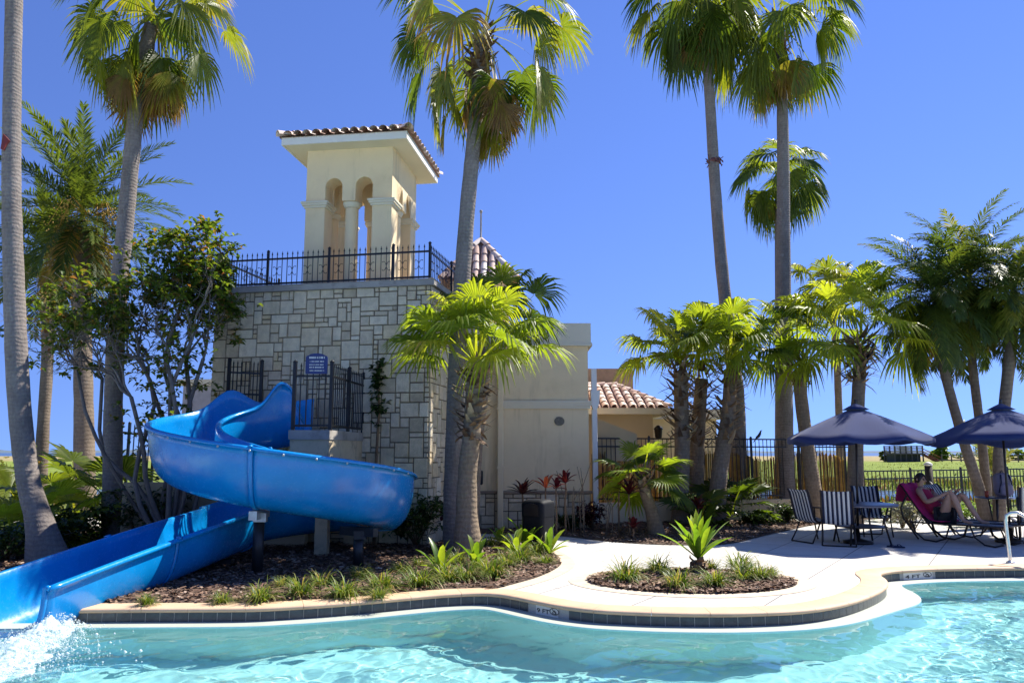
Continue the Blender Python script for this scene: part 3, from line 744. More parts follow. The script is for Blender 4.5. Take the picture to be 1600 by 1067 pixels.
MB().box(hx1 - .8, fx1, 24.5, 29, 0, at(1100, 655, 24.5).z).build('wall', m_stucco, h2)
MB().box(hx1 - .8, fx1 + .2, 24.3, 29.1, at(1100, 655, 24.5).z, at(1100, 640, 24.5).z).build('roof_edge', m_trim, h2)
lz = at(1027, 676, HY)
ln = MB(); ln.lathe([(.03, -.16), (.09, -.13), (.11, .08), (.13, .1), (.05, .18), (0, .2)], (lz.x, HY - .16, lz.z), 8); ln.box(lz.x - .03, lz.x + .03, HY - .12, HY, lz.z - .03, lz.z + .03)
tag(ln.build('wall_lantern', m_black), 'small black lantern on the low house wall', 'lantern')
# far left low building and grey roof edge
mb = MB(); a0 = at(286, 612, 24); a1 = at(335, 612, 24); mb.box(a0.x, a1.x, 24, 27, 0, a0.z + .2); 
far = thing('grey_outbuilding', (a0.x, 24, 0), 'small grey building glimpsed through the tree left of the stone wall', 'building')
mb.build('wall', mat('grey_wall', (.36, .34, .36), .9), far); MB().box(a0.x - .15, a1.x + .1, 23.85, 27.1, a0.z + .2, a0.z + .38).build('roof_edge', m_trim, far)
# retaining wall behind the slide
rw_ = MB(); rw_.box(-7.0, -3.7, 14.05, 14.3, -.05, 1.12); rw = rw_.build('retaining_wall', mat('tan_wall', (.46, .36, .22), .9, .1, 2, 100, .3, .005)); tag(rw, 'low tan garden wall behind the slide chute', 'wall')
# low wall + tall fence + reed screen on the right
FY = 18.3
flx, frx = at(931, 800, FY).x, at(1334, 780, FY + 2.3).x
zlow = at(1000, 786, FY).z
FA = Vector((flx, FY, 0)); FB = Vector((frx, FY + 2.3, 0)); fd = (FB - FA).normalized(); fn = Vector((fd.y, -fd.x, 0))
mb = MB(); mb.obox(FA - fn * .0, FB - FA, -fn * .22, UP * zlow, bev=.01); tag(mb.build('low_wall', m_stucco), 'low cream stucco wall under the tall black fence', 'wall')
zft = at(1000, 683, FY).z
npst = 6; psts = [tuple((FA.lerp(FB, (k + .02) / (npst - .9)) - fn * .1)[:2]) for k in range(npst)]
spear_fence('tall_fence', 'tall black metal fence standing on the low cream wall', [(tuple((FA - fn * .1)[:2]), tuple((FB - fn * .1)[:2]))], zlow, zft, .115, psts, rails=(.06, .86, .985), spear=False, bar=.016)
m_reed = leafmat('reed', [(0, (.24, .15, .05)), (.4, (.40, .26, .09)), (.75, (.52, .36, .14)), (1, (.42, .37, .12))], .8, .45, 1.5, .2)
mb = MB(); L = (FB - FA).length; n = int(L / .022)
for i in range(n):
    p_ = FA.lerp(FB, (i + random.random() * .6) / n) - fn * (.19 + random.uniform(0, .025)); h = at(1100, 712, FY).z - zlow + .10 * math.sin(i * .05) + random.uniform(-.06, .06)
    mb.tube([p_ + UP * (zlow - .02), p_ + fn * random.uniform(-.01, .01) + UP * (zlow + h * .5), p_ + UP * (zlow + h)], random.uniform(.007, .012), 5, random.random(), False)
tag(mb.build('reed_screen', m_reed), 'brown reed screen fixed behind the tall black fence', 'screen')
# ------------------------------------------------------------------ water slide
def slide_mat():
    m, t, out = nodes_of('blue_gelcoat'); b = N(t, 'ShaderNodeBsdfPrincipled')
    n1 = noise(t, 1.6, 4); n2 = noise(t, 22, 4, .65)
    c = ramp(t, n1, [(.3, (.001, .19, .50)), (.7, (.003, .26, .64))])
    c = mix(t, ramp(t, n2, [(.58, (0,) * 3), (.8, (.35,) * 3)]), c, (.05, .27, .55))
    t.links.new(c, b.inputs['Base Color'])
    t.links.new(ramp(t, n2, [(.3, (.16,) * 3), (.75, (.34,) * 3)]), b.inputs['Roughness'])
    b.inputs['Coat Weight'].default_value = .2; b.inputs['Coat Roughness'].default_value = .12
    t.links.new(bump(t, noise(t, 3.5, 2), .08, .03), b.inputs['Normal'])
    t.links.new(b.outputs[0], out.inputs[0]); return m
m_slide = slide_mat()
m_galv = mat('galvanised_steel', (.45, .46, .47), .4, .15, 10, 80, .1, .002, metal=.7)
SCX, SCY, SR, SW = -3.57, 12.3, 1.53, .94
R2 = 1.15
pts, flo, HL, HR = [], [], [], []          # plan point, floor height, left (inner) and right (outer) wall height
def gb(a, c, w_): return math.exp(-((a - c) / w_) ** 2)
A0 = 93
for a in np.arange(A0, 360.1, 3):
    pts.append((SCX + SR * math.cos(R(a)), SCY + SR * math.sin(R(a)))); flo.append(.93 + (270 - a) * .0051)
    hin = .78 + .34 * gb(a, 114, 13) - (.45 if a < 104 else 0) * (1 - (a - A0) / 11.0 if a < 104 else 0)
    HL.append(hin); HR.append(.80 + .33 * gb(a, 136, 11) + .04 * gb(a, 360, 60))
c2x, c2y = SCX + SR - R2, SCY
f0 = flo[-1]
for a in np.arange(4, 190.1, 4):
    k = a / 188.0
    pts.append((c2x + R2 * math.cos(R(a)), c2y + .05 + R2 * math.sin(R(a)))); flo.append(f0 + (.17 - f0) * k); HL.append(.78 - .16 * k); HR.append(.82 - .2 * k)
ex0 = np.array(pts[-1]); ex1 = np.array([-5.12, 8.05])
for k in np.linspace(0, 1, 30)[1:]:
    q = ex0 + (ex1 - ex0) * k + np.array([-.06, 0]) * math.sin(PI * k) * -.6
    pts.append(tuple(q)); flo.append(.165 - .47 * k + .03 * math.sin(PI * k)); HL.append(.62); HR.append(.62 + .0 * k)
pts = np.array(pts); flo = np.array(flo); HL = np.array(HL); HR = np.array(HR)
T = np.gradient(pts, axis=0); T /= np.linalg.norm(T, axis=1)[:, None]; NL = np.stack([-T[:, 1], T[:, 0]], 1)
def section(i):
    """rim to rim profile at station i: flared U with a rolled lip"""
    out = []
    M = 26
    for k in range(M + 1):
        ph = -PI / 2 + PI * k / M; sgn = 1 if ph > 0 else -1
        h = HR[i] if ph > 0 else HL[i]
        x = SW / 2 * sgn * abs(math.sin(ph)) ** .75; z = h * (1 - math.cos(ph)) ** 1.15
        out.append((x, z))
    xl, zl = out[0]; xr, zr_ = out[-1]
    out = [(xl - .055, zl - .035), (xl - .05, zl - .004), (xl - .02, zl + .006)] + out + [(xr + .02, zr_ + .006), (xr + .05, zr_ - .004), (xr + .055, zr_ - .035)]
    return np.array(out)
SEC = np.array([np.concatenate([(pts[i] - NL[i] * s_[0]), [flo[i] + s_[1]]]) for i in range(len(pts)) for s_ in section(i)]).reshape(len(pts), -1, 3)
sl_root = thing('water_slide', (SCX, SCY, 0), 'blue spiral water slide winding down from the platform into the pool', 'slide')
i270 = int((270 - A0) / 3) + 1; i355 = int((354 - A0) / 3); iL = len(np.arange(A0, 360.1, 3)); iE = len(pts) - 30
cuts = [0, i270, iL + 4, iE, len(pts) - 1]
for a, b in zip(cuts[:-1], cuts[1:]):
    MB().grid(SEC[a:b + 1]).build('chute', m_slide, sl_root, solid=.03)
for i in cuts[1:-1] + [iE + 15]:
    P = []
    for s_ in (-1, 0, 1):
        row = []
        for j in range(1, SEC.shape[1] - 1):
            p_ = SEC[i][j].copy(); tv = np.array([T[i][0], T[i][1], 0]); tn = SEC[i][j + 1] - SEC[i][j - 1]; nn = np.cross(tv, tn); nn /= np.linalg.norm(nn) + 1e-9
            ctr = np.array([pts[i][0], pts[i][1], flo[i] + .5]); nn = nn if np.dot(nn, p_ - ctr) > 0 else -nn
            row.append(p_ + tv * .028 * s_ + nn * (.03 if s_ == 0 else .024))
        P.append(row)
    MB().grid(np.array(P)).build('joint_flange', m_slide, sl_root, solid=.02)
# bolt heads along the outer rim of the front bend
for i in range(int((226 - A0) / 3), int((352 - A0) / 3), 4):
    q = SEC[i][-2]; nn = np.array([-NL[i][0], -NL[i][1], 0]); MB().lathe([(.0, -.02), (.014, -.012), (.017, 0), (.014, .012), (0, .02)], Vector(q + nn * .02 - np.array([0, 0, .035])), 8).build('bolt', m_galv, sl_root)
# rounded front edge of the outlet
en = SEC[-1]; MB().tube([Vector(p) for p in en[1:-1]], .028, 8).build('outlet_lip', m_slide, sl_root)
m_post = mat('dark_steel', (.03, .032, .035), .45, .3, 6, 60, .1, .002, metal=.4)
for (px_, ang, rr_) in ((0, 272, SR - .18), (0, 330, SR)):
    x, y = SCX + rr_ * math.cos(R(ang)), SCY + rr_ * math.sin(R(ang)); zt_ = .93 + (270 - ang) * .0051 - .05
    m2 = MB(); m2.tube([(x, y, -.02), (x, y, zt_ - .1)], .075, 16); m2.lathe([(.16, 0), (.16, .025), (.08, .03)], (x, y, .0), 12)
    po = m2.build('support_post', m_post, sl_root)
    u = Vector((math.cos(R(ang)), math.sin(R(ang)), 0)); v = Vector((-u.y, u.x, 0))
    m2 = MB(); m2.bar(Vector((x, y, zt_ - .06)) - u * .32, Vector((x, y, zt_ - .06)) + u * .32, .11, .12); m2.box(x - .05, x + .13, y - .12, y - .04, zt_ - .16, zt_ - .04); m2.build('bracket', m_galv if ang == 272 else m_post, po)
for k in (0.12, .5):
    p_ = ex0 + (ex1 - ex0) * k; zf_ = .165 - .47 * k - .03
    if zf_ > .03:
        MB().box(p_[0] - .3, p_[0] + .3, p_[1] - .08, p_[1] + .08, -.02, zf_ + .02).build('support_saddle', m_post, sl_root)
# ------------------------------------------------------------------ platform
pf = thing('slide_platform', (-3.3, 13.6, 0), 'raised cream concrete platform at the top of the blue slide', 'platform')
PZ = at(490, 672, 12.6).z; pxl, pxr = at(455, 672, 12.6).x, at(516, 672, 12.6).x
m_plat = mat('platform_stucco', (.55, .44, .28), .9, .1, 2, 120, .25, .005, stains=((.2, .17, .13), 2.2))
poly = [(pxl, 12.55), (pxr, 12.55), (pxr + .18, 14.52), (pxl, 14.62)]
MB().prism(poly, PZ - .62, PZ - .15).build('platform_base', m_plat, pf)
pc = (sum(p[0] for p in poly) / 4, sum(p[1] for p in poly) / 4)
MB().prism([(pc[0] + (x - pc[0]) * 1.05, pc[1] + (y - pc[1]) * 1.04) for x, y in poly], PZ - .15, PZ).build('platform_deck', m_grey, pf)
for (x, y) in ((pxr - .12, 12.8), (pxr + .03, 14.3)):
    MB().box(x - .1, x + .1, y - .1, y + .1, -.05, PZ - .62).build('platform_leg', m_plat, pf)
fz = PZ + 1.1
spear_fence('platform_fence', 'black picket fence round the slide platform, blue sign on its front', [((pxl + .03, 12.58), (pxr, 12.58)), ((pxr, 12.58), (pxr + .17, 14.5))], PZ + .02, fz, .105, [(pxl + .03, 12.58), (pxr, 12.58), (pxr + .085, 13.55), (pxr + .17, 14.45)], rails=(.05, .8), bar=.017, post_w=.055)
g0, g1 = at(357, 600, 14.35), at(408, 600, 14.62)
spear_fence('gate_panel', 'short black picket gate left of the slide entrance by the stone wall', [((g0.x, 14.35), (g1.x, 14.62))], PZ + .1, at(357, 563, 14.35).z, .075, [(g0.x, 14.35), (g1.x, 14.62)], rails=(.12, .5, .82), bar=.017, post_w=.055, cat='gate')
mb = MB(); a_, b_ = Vector((g0.x, 14.3, PZ + .62)), Vector((g1.x + .12, 14.55, PZ + .55)); mb.tube([a_, a_.lerp(b_, .8), b_, b_ - UP * .08, b_ - UP * .6], .022, 8); tag(mb.build('grab_rail', m_galv), 'bent metal grab rail beside the gate at the slide top', 'handrail')
# stair block under the gate (keeps the gate and rail grounded)
MB().prism([(g0.x - .1, 14.25), (g1.x + .2, 14.5), (g1.x + .2, 14.66), (g0.x - .1, 14.82)], 0, PZ + .1).build('stair_block', m_plat, pf)
# blue notice with a scalloped head and illegible white lettering
sy = 12.53
s0_, s1_ = at(477, 584, sy), at(512, 552, sy); w_, h_ = s1_.x - s0_.x, s1_.z - s0_.z
def sg(u, v): return Vector((s0_.x + w_ * u, sy, s0_.z + h_ * v))
out_ = [sg(0, 0), sg(1, 0), sg(1, .78)] + [sg(1 - .12 * (1 - math.cos(q)), .78 + .12 * math.sin(q)) for q in np.linspace(.3, PI / 2, 4)] + [sg(.5 + .36 * math.cos(q), .9 + .1 * math.sin(q)) for q in np.linspace(.15, PI - .15, 9)] + [sg(.12 * (1 - math.cos(q)), .78 + .12 * math.sin(q)) for q in np.linspace(PI / 2, .3, 4)] + [sg(0, .78)]
sgn = thing('rules_sign', s0_, 'dark blue sign with a scalloped top on the slide platform fence', 'sign')
mb = MB(); mb.poly3(out_, (0, .03, 0)); mb.build('sign_board', mat('navy_sign', (.012, .025, .12), .35), sgn)
rs_ = random.Random(3)
for r_, (v, hgt_) in enumerate(((.74, .1), (.57, .06), (.42, .05), (.28, .07), (.13, .05))):
    u = .14 + rs_.uniform(0, .08); mb = MB()
    while u < .84:
        wd = rs_.uniform(.02, .05)
        mb.add([sg(u, v), sg(u + wd, v), sg(u + wd, v + hgt_), sg(u, v + hgt_)], [(0, 1, 2, 3)]); mb.v[-1][:, 1] -= .004
        u += wd + rs_.choice([.018, .018, .05])
    mb.build('lettering', m_white, sgn)
# ------------------------------------------------------------------ palms
m_fan = leafmat('fan_leaf', [(0, (.030, .058, .008)), (.35, (.065, .10, .012)), (.6, (.12, .15, .018)), (.78, (.19, .18, .028)), (.86, (.22, .15, .05)), (1, (.17, .10, .045))], .42, .5, 2.2, .35)
m_bright = leafmat('young_leaf', [(0, (.06, .10, .012)), (.5, (.14, .19, .018)), (.8, (.22, .24, .025)), (1, (.34, .27, .08))], .45, .55, 2.6, .3)
m_feather = leafmat('feather_leaf', [(0, (.030, .055, .012)), (.4, (.062, .092, .018)), (.7, (.13, .15, .03)), (.86, (.26, .19, .04)), (1, (.25, .17, .08))], .45, .4, 2.2, .3)
def trunk_mat(name, c1, c2, ring, band=.5):
    m, t, out = nodes_of(name); b = N(t, 'ShaderNodeBsdfPrincipled'); b.inputs['Roughness'].default_value = .9; b.inputs['Specular IOR Level'].default_value = .2
    g = N(t, 'ShaderNodeNewGeometry'); sx = N(t, 'ShaderNodeSeparateXYZ'); t.links.new(g.outputs['Position'], sx.inputs[0])
    nz = noise(t, 6, 3); a = N(t, 'ShaderNodeMath', operation='MULTIPLY_ADD'); a.inputs[1].default_value = .13; t.links.new(nz, a.inputs[0]); t.links.new(sx.outputs['Z'], a.inputs[2])
    k = N(t, 'ShaderNodeMath', operation='MULTIPLY'); k.inputs[1].default_value = ring; t.links.new(a.outputs[0], k.inputs[0])
    sn = N(t, 'ShaderNodeMath', operation='SINE'); t.links.new(k.outputs[0], sn.inputs[0])
    n1 = noise(t, 1.7, 5, .7); n2 = noise(t, 30, 4, .7, stretch=(1, 1, .35))
    c = ramp(t, n1, [(.3, c1), (.7, c2)])
    c = mix(t, 1.0, c, ramp(t, n2, [(.25, (.72,) * 3), (.75, (1.25,) * 3)]), 'MULTIPLY')
    rg = ramp(t, sn.outputs[0], [(.0, (1 - band * .16,) * 3), (.35, (1,) * 3)]); c = mix(t, 1.0, c, rg, 'MULTIPLY')
    sp = noise(t, 3.2, 6, .75); c = mix(t, ramp(t, sp, [(.62, (0,) * 3), (.72, (.7,) * 3)]), c, (.32, .31, .28))
    t.links.new(c, b.inputs['Base Color'])
    h = N(t, 'ShaderNodeMath', operation='MULTIPLY_ADD'); h.inputs[1].default_value = .22; t.links.new(sn.outputs[0], h.inputs[0]); t.links.new(n2, h.inputs[2])
    t.links.new(bump(t, h.outputs[0], .55, .02), b.inputs['Normal']); t.links.new(b.outputs[0], out.inputs[0]); return m
m_tr_grey = trunk_mat('grey_palm_trunk', (.17, .145, .125), (.25, .215, .19), 95)
m_tr_tan = trunk_mat('tan_palm_trunk', (.20, .15, .10), (.29, .22, .15), 80)
m_tr_date = trunk_mat('date_palm_trunk', (.15, .115, .085), (.24, .19, .14), 60, .6)
m_boot = mat('leaf_boot', (.2, .13, .07), .9, .3, 14, 60, .6, .01, tint=[(0, (.07, .04, .025)), (.4, (.17, .10, .05)), (.75, (.29, .20, .11)), (1, (.40, .32, .20))])
def quad_faces(m, n):
    i, j = np.meshgrid(np.arange(m - 1), np.arange(n - 1), indexing='ij'); a = (i * n + j).ravel()
    return np.stack([a, a + 1, a + n + 1, a + n], 1)
QF = {}; FUSE = .64
def fan_leaf(mb, rs, base, az, el, pet, L, tint, nseg=28, amax=118, droop=.35, sag=25, tipdroop=.5, roll=None):
    """costapalmate fan leaf: petiole, pleated blade of fused segments that split and droop at the tips"""
    ce, se = math.cos(el), math.sin(el)
    h = np.array([math.cos(az), math.sin(az), 0.0]); z = np.array([0, 0, 1.0])
    K = 6; p = np.array(base, float); d_el = el; pts = [p.copy()]
    for k in range(K):
        d_el -= R(sag) / K * (.5 + k / K)
        p = p + (h * math.cos(d_el) + z * math.sin(d_el)) * pet / K; pts.append(p.copy())
    side = np.cross(z, h)
    P = np.zeros((K + 1, 2, 3)); wv_ = np.linspace(.024, .011, K + 1)
    for k in range(K + 1): P[k, 0] = pts[k] - side * wv_[k]; P[k, 1] = pts[k] + side * wv_[k]
    mb.grid(P, min(.72, tint + .25) if tint < .8 else tint, True)
    be = d_el - R(droop * 40)
    fw = h * math.cos(be) + z * math.sin(be); nr = -h * math.sin(be) + z * math.cos(be); sd_ = side
    ro = rs.normal() * .35 if roll is None else roll
    sd2 = sd_ * math.cos(ro) + nr * math.sin(ro); nr2 = nr * math.cos(ro) - sd_ * math.sin(ro)
    tt = np.array([.03, .35, FUSE, .84, 1.0]); da = 2 * R(amax) / nseg
    a = np.linspace(-R(amax) + da / 2, R(amax) - da / 2, nseg)
    Ls = L * (1 - .28 * (np.abs(a) / R(amax)) ** 2) * rs.uniform(.88, 1.06, nseg)
    r_ = Ls[:, None] * tt[None]                                       # nseg,5
    hw = np.where(tt <= FUSE + .01, tt * math.tan(da / 2) * .99, np.interp(tt, [FUSE, .84, 1.0], [FUSE, .34, .03]) * math.tan(da / 2)) [None] * Ls[:, None]
    aw = a[:, None] + rs.normal(0, .05, (nseg, 1)) * np.clip(tt - .5, 0, 1)[None]
    cx, sx = np.cos(aw), np.sin(aw)
    V = np.zeros((nseg, 5, 3, 3))
    cup = .22
    for j, s_ in enumerate((-1, 0, 1)):
        X = r_ * cx - s_ * hw * sx; Y = r_ * sx + s_ * hw * cx
        Zl = cup * np.abs(Y) ** 1.3 / (L ** .3) * .8 + (hw * .55 if s_ == 0 else -hw * .15) - .12 * (X / L) ** 2 * L
        V[:, :, j] = X[..., None] * fw + Y[..., None] * sd2 + Zl[..., None] * nr2
    dr = tipdroop * L * np.clip(tt - .45, 0, 1)[None] ** 1.8 * rs.uniform(.6, 1.7, (nseg, 1)) * 1.9
    hor = np.sqrt(np.clip(1 - 0 * tt, 0, 1))
    V[..., 2] -= dr[..., None]
    V += pts[-1]
    key = (5, 3)
    if key not in QF: QF[key] = quad_faces(5, 3)
    F = (QF[key][None] + (np.arange(nseg) * 15)[:, None, None]).reshape(-1, 4)
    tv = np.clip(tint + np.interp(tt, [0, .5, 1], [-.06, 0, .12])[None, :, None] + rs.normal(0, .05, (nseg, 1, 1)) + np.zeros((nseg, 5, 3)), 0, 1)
    mb.add(V.reshape(-1, 3), F.tolist(), tv.ravel(), False)
def fan_crown(seed, c, n, els, pet, L, tint=(.15, .6), dry=0, dry_el=(-86, -62), spread=.1, droop=.35, tipdroop=.5, nseg=32, sag=25, drypet=.6):
    rs = np.random.default_rng(seed); mb = MB(); c = np.array(c)
    for i in range(n):
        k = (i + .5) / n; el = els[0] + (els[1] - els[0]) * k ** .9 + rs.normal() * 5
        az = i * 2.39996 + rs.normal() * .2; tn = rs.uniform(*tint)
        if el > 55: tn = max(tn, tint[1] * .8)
        b = c + np.array([math.cos(az), math.sin(az), 0]) * spread * .7 + np.array([0, 0, spread * (1.6 * (1 - k) - .4)])
        fan_leaf(mb, rs, b, az, R(el), pet * rs.uniform(.8, 1.15), L * rs.uniform(.85, 1.1), tn, nseg, rs.uniform(98, 128), droop, sag, tipdroop * (1.25 if el < 10 else 1))
    for i in range(dry):
        az = rs.uniform(0, 2 * PI); el = rs.uniform(*dry_el)
        b = c + np.array([math.cos(az), math.sin(az), 0]) * spread - np.array([0, 0, rs.uniform(.05, .35)])
        fan_leaf(mb, rs, b, az, R(el), pet * rs.uniform(.5, .8) * drypet / .6, L * rs.uniform(.7, .95), rs.uniform(.7, 1.0), nseg - 6, rs.uniform(60, 95), .2, 8, .3)
    return mb
def trunk(pts, rad, seed=0):
    P = smooth_path(pts, max(14, len(pts) * 6)); u = np.linspace(0, 1, len(P))
    cl = np.concatenate(([0], np.cumsum([(Vector(b) - Vector(a)).length for a, b in zip(pts[:-1], pts[1:])]))); r_ = np.interp(u, cl / cl[-1], rad)
    rs = np.random.default_rng(seed); r_ = r_ * (1 + rs.normal(0, .018, len(r_)))
    return MB().tube([Vector(p) for p in P], r_, 16)
def boots(c0, c1, r0, r1, n, seed, L=.24):
    rs = np.random.default_rng(seed); mb = MB(); c0, c1 = Vector(c0), Vector(c1)
    for i in range(n):
        k = i / n; az = i * 2.4 + rs.normal() * .2; r_ = r0 + (r1 - r0) * math.sin(PI * (.15 + .7 * k)); p = c0.lerp(c1, k)
        h = Vector((math.cos(az), math.sin(az), 0)); s_ = Vector((-h.y, h.x, 0)); rr_ = r0 * .75
        ln = L * rs.uniform(.6, 1.35); out = rs.uniform(.25, .95) if k > .15 else rs.uniform(-.2, .6)
        a = p + h * rr_; tip = a + h * (r_ - rr_ + ln * out * .55) + UP * ln * rs.uniform(.45, 1.0) * (1 if rs.random() > .22 else -.8)
        w_ = rs.uniform(.035, .07); m_ = a.lerp(tip, .5) + h * .03
        mb.add([a - s_ * w_, a + s_ * w_, m_ + s_ * w_ * .7, m_ - s_ * w_ * .7, tip + s_ * w_ * .2, tip - s_ * w_ * .2, a.lerp(tip, .3) + h * .035],
               [(0, 3, 6), (0, 6, 1), (1, 6, 2), (3, 2, 6), (3, 5, 4, 2), (0, 1, 2, 3)], rs.uniform(0, 1))
    return mb
def feather_frond(mb, rs, base, az, el, L, bend, nl=34, lw=.018, ll=.42, tint=.3, vee=25, hang=.25):
    h = np.array([math.cos(az), math.sin(az), 0.0]); z = np.array([0, 0, 1.0]); side = np.cross(z, h); K = 14
    p = np.array(base, float); e = el; pts = [p.copy()]; dirs = []; tw = rs.normal() * .25
    for k in range(K):
        d = h * math.cos(e) + z * math.sin(e) + side * tw * (k / K) * .4; d /= np.linalg.norm(d); dirs.append(d); p = p + d * L / K; pts.append(p.copy()); e -= bend / K * (.4 + 1.2 * k / K)
    dirs.append(dirs[-1]); pts = np.array(pts); dirs = np.array(dirs)
    wr = np.linspace(.016, .003, K + 1)[:, None]
    mb.grid(np.stack([pts - side * wr, pts + z * wr * .8, pts + side * wr], 1), min(.75, tint + .25), True)
    s_ = np.linspace(.14, 1, nl); s2 = np.repeat(s_, 2); sg_ = np.tile([-1, 1], nl)
    ix = np.linspace(0, 1, K + 1)
    B = np.stack([np.interp(s2, ix, pts[:, k]) for k in range(3)], 1); D = np.stack([np.interp(s2, ix, dirs[:, k]) for k in range(3)], 1)
    nn = len(s2); an = R(58) - s2 * R(28) + rs.normal(0, .12, nn); up = np.cross(D, np.broadcast_to(side, D.shape)); up *= np.sign((up @ z))[:, None] + (up @ z == 0)[:, None]
    vv = R(vee) + rs.normal(0, .22, nn)
    dl = D * np.cos(an)[:, None] + (side[None] * (sg_ * np.cos(vv))[:, None] + up * np.sin(vv)[:, None]) * np.sin(an)[:, None]
    ln = ll * np.interp(s2, [0, .2, .55, .85, 1], [.55, .9, 1, .7, .35]) * rs.uniform(.85, 1.12, nn)
    wd = np.cross(dl, up); wd /= np.linalg.norm(wd, axis=1)[:, None] + 1e-9; W = lw * rs.uniform(.8, 1.2, nn)
    mid = B + dl * (ln * .55)[:, None] - z * (hang * ln * .2)[:, None]; tip = B + dl * ln[:, None] - z * (hang * ln * .85)[:, None]
    V = np.stack([B - wd * (W * .4)[:, None], B + wd * (W * .4)[:, None], mid + wd * W[:, None] * .8, mid - wd * W[:, None] * .8, tip], 1)
    o = np.arange(nn) * 5; F = [(a, a + 1, a + 2, a + 3) for a in o] + [(a + 3, a + 2, a + 4) for a in o]
    tv = np.repeat(np.clip(tint + rs.normal(0, .06, nn), 0, 1), 5)
    mb.add(V.reshape(-1, 3), F, tv, False)
def feather_crown(seed, c, n, els, L, bend, dry=0, tint=(.1, .55), **kw):
    rs = np.random.default_rng(seed); mb = MB(); c = np.array(c)
    for i in range(n):
        k = (i + .5) / n; el = els[0] + (els[1] - els[0]) * k + rs.normal() * 6
        feather_frond(mb, rs, c + np.array([0, 0, .12 * (1 - k)]), i * 2.39996 + rs.normal() * .2, R(el), L * rs.uniform(.8, 1.1), bend * rs.uniform(.7, 1.25), tint=rs.uniform(*tint), **kw)
    for i in range(dry):
        feather_frond(mb, rs, c - np.array([0, 0, .15]), rs.uniform(0, 2 * PI), R(rs.uniform(-70, -35)), L * rs.uniform(.55, .8), .4, tint=rs.uniform(.8, 1), **kw)
    return mb
def px_trunk(pp, Y, y0=None):
    """photo points of a trunk -> 3D line standing at distance Y, first point set on the ground"""
    P = [at(x, y, Y) for x, y in pp]; P[0].z = min(P[0].z, 0) - .0; P[0].z = -.03
    return P
def rad_px(ws, Y): return [w_ / 2 / FPX * Y for w_ in ws]
def fan_palm(name, label, pp, ws, Y, crown, boot=None, tm=m_tr_grey, group=None, seed=1, cm=None):
    P = px_trunk(pp, Y); root = thing(name, P[0] + UP * .03, label, 'palm tree', group)
    tr = trunk(P, rad_px(ws, Y), seed)
    t_ = tr.build('trunk', tm, root)
    if boot:
        (x0, y0), (x1, y1), w0, w1, n = boot
        boots(at(x0, y0, Y), at(x1, y1 - 17, Y), w0 / 2 / FPX * Y, w1 / 2 / FPX * Y, int(n * 1.9), seed + 50, .0145 * Y).build('leaf_boots', m_boot, root)
    kw = dict(crown); c = at(*kw.pop('at'), Y)
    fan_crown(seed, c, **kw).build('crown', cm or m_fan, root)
    return root
TG = 'tall fan palms'
TALL = dict(n=30, els=(72, -60), pet=1.25, L=.8, dry=8, tint=(.12, .68), tipdroop=.55, droop=.7, sag=34)
fan_palm('fan_palm', 'leaning tall grey palm trunk at the left edge, its crown above the frame', [(78, 890), (71, 860), (65, 830), (57, 798), (46, 760), (37, 700), (31, 640), (26, 560), (22, 450), (18, 300), (19, 150), (22, 0), (28, -250), (32, -480)], [68, 54, 44, 36, 33, 32, 32, 32, 31, 28, 27, 26, 23, 21], 11.6, dict(at=(28, -490), **TALL), group=TG, seed=11)
fan_palm('fan_palm', 'tall palm with hanging golden dead fronds, trunk rising left of the blue slide', [(178, 855), (176, 760), (178, 600), (186, 450), (196, 350), (206, 240), (218, 130), (236, 40)], [36, 29, 27, 26, 25, 25, 24, 22], 14.6, dict(at=(240, 25), **{**TALL, 'n': 30, 'L': .84, 'pet': 1.25, 'dry': 17, 'tint': (.25, .8), 'drypet': .9}), group=TG, seed=12)
fan_palm('fan_palm', 'tall fan palm in front of the tower corner with its whole crown in view', [(710, 862), (708, 770), (710, 680), (714, 560), (722, 440), (730, 330), (740, 220), (748, 130), (754, 60)], [36, 29, 27, 26, 26, 25, 24, 23, 22], 13.3, dict(at=(755, 55), **{**TALL, 'n': 27, 'L': .78, 'pet': 1.3, 'dry': 12, 'tint': (.15, .76), 'drypet': .95}), group=TG, seed=13, boot=((746, 130), (755, 60), 30, 52, 40))
fan_palm('fan_palm', 'tall leaning fan palm with a ragged rusty band round its trunk', [(1157, 800), (1153, 700), (1149, 600), (1130, 440), (1118, 300), (1110, 170), (1102, 40)], [30, 26, 24, 20, 18, 17, 16], 20.0, dict(at=(1100, -5), **{**TALL, 'n': 32, 'L': 1.08, 'pet': 1.35, 'dry': 14, 'els': (72, -52)}), group=TG, seed=14)
fan_palm('fan_palm', 'straight tall fan palm just left of the first blue umbrella', [(1226, 812), (1226, 700), (1224, 500), (1224, 300), (1222, 160), (1217, 50)], [36, 27, 24, 20, 18, 17], 20.3, dict(at=(1213, 35), **{**TALL, 'n': 28, 'L': 1.02, 'pet': 1.6, 'dry': 7, 'drypet': .9}), group=TG, seed=15, boot=((1220, 90), (1214, 40), 24, 40, 30))
fan_palm('fan_palm', 'distant fan palm whose crown shows halfway up behind the straight tall trunk', [(1218, 770), (1217, 500), (1216, 300)], [14, 12, 11], 29, dict(at=(1216, 275), **{**TALL, 'n': 26, 'L': 1.05, 'pet': 1.15, 'dry': 2, 'els': (80, -45)}), group=TG, seed=16)
SH = dict(els=(86, 26), tint=(.25, .74), tipdroop=.62, droop=.1, sag=12)
SG = 'short bushy fan palms'
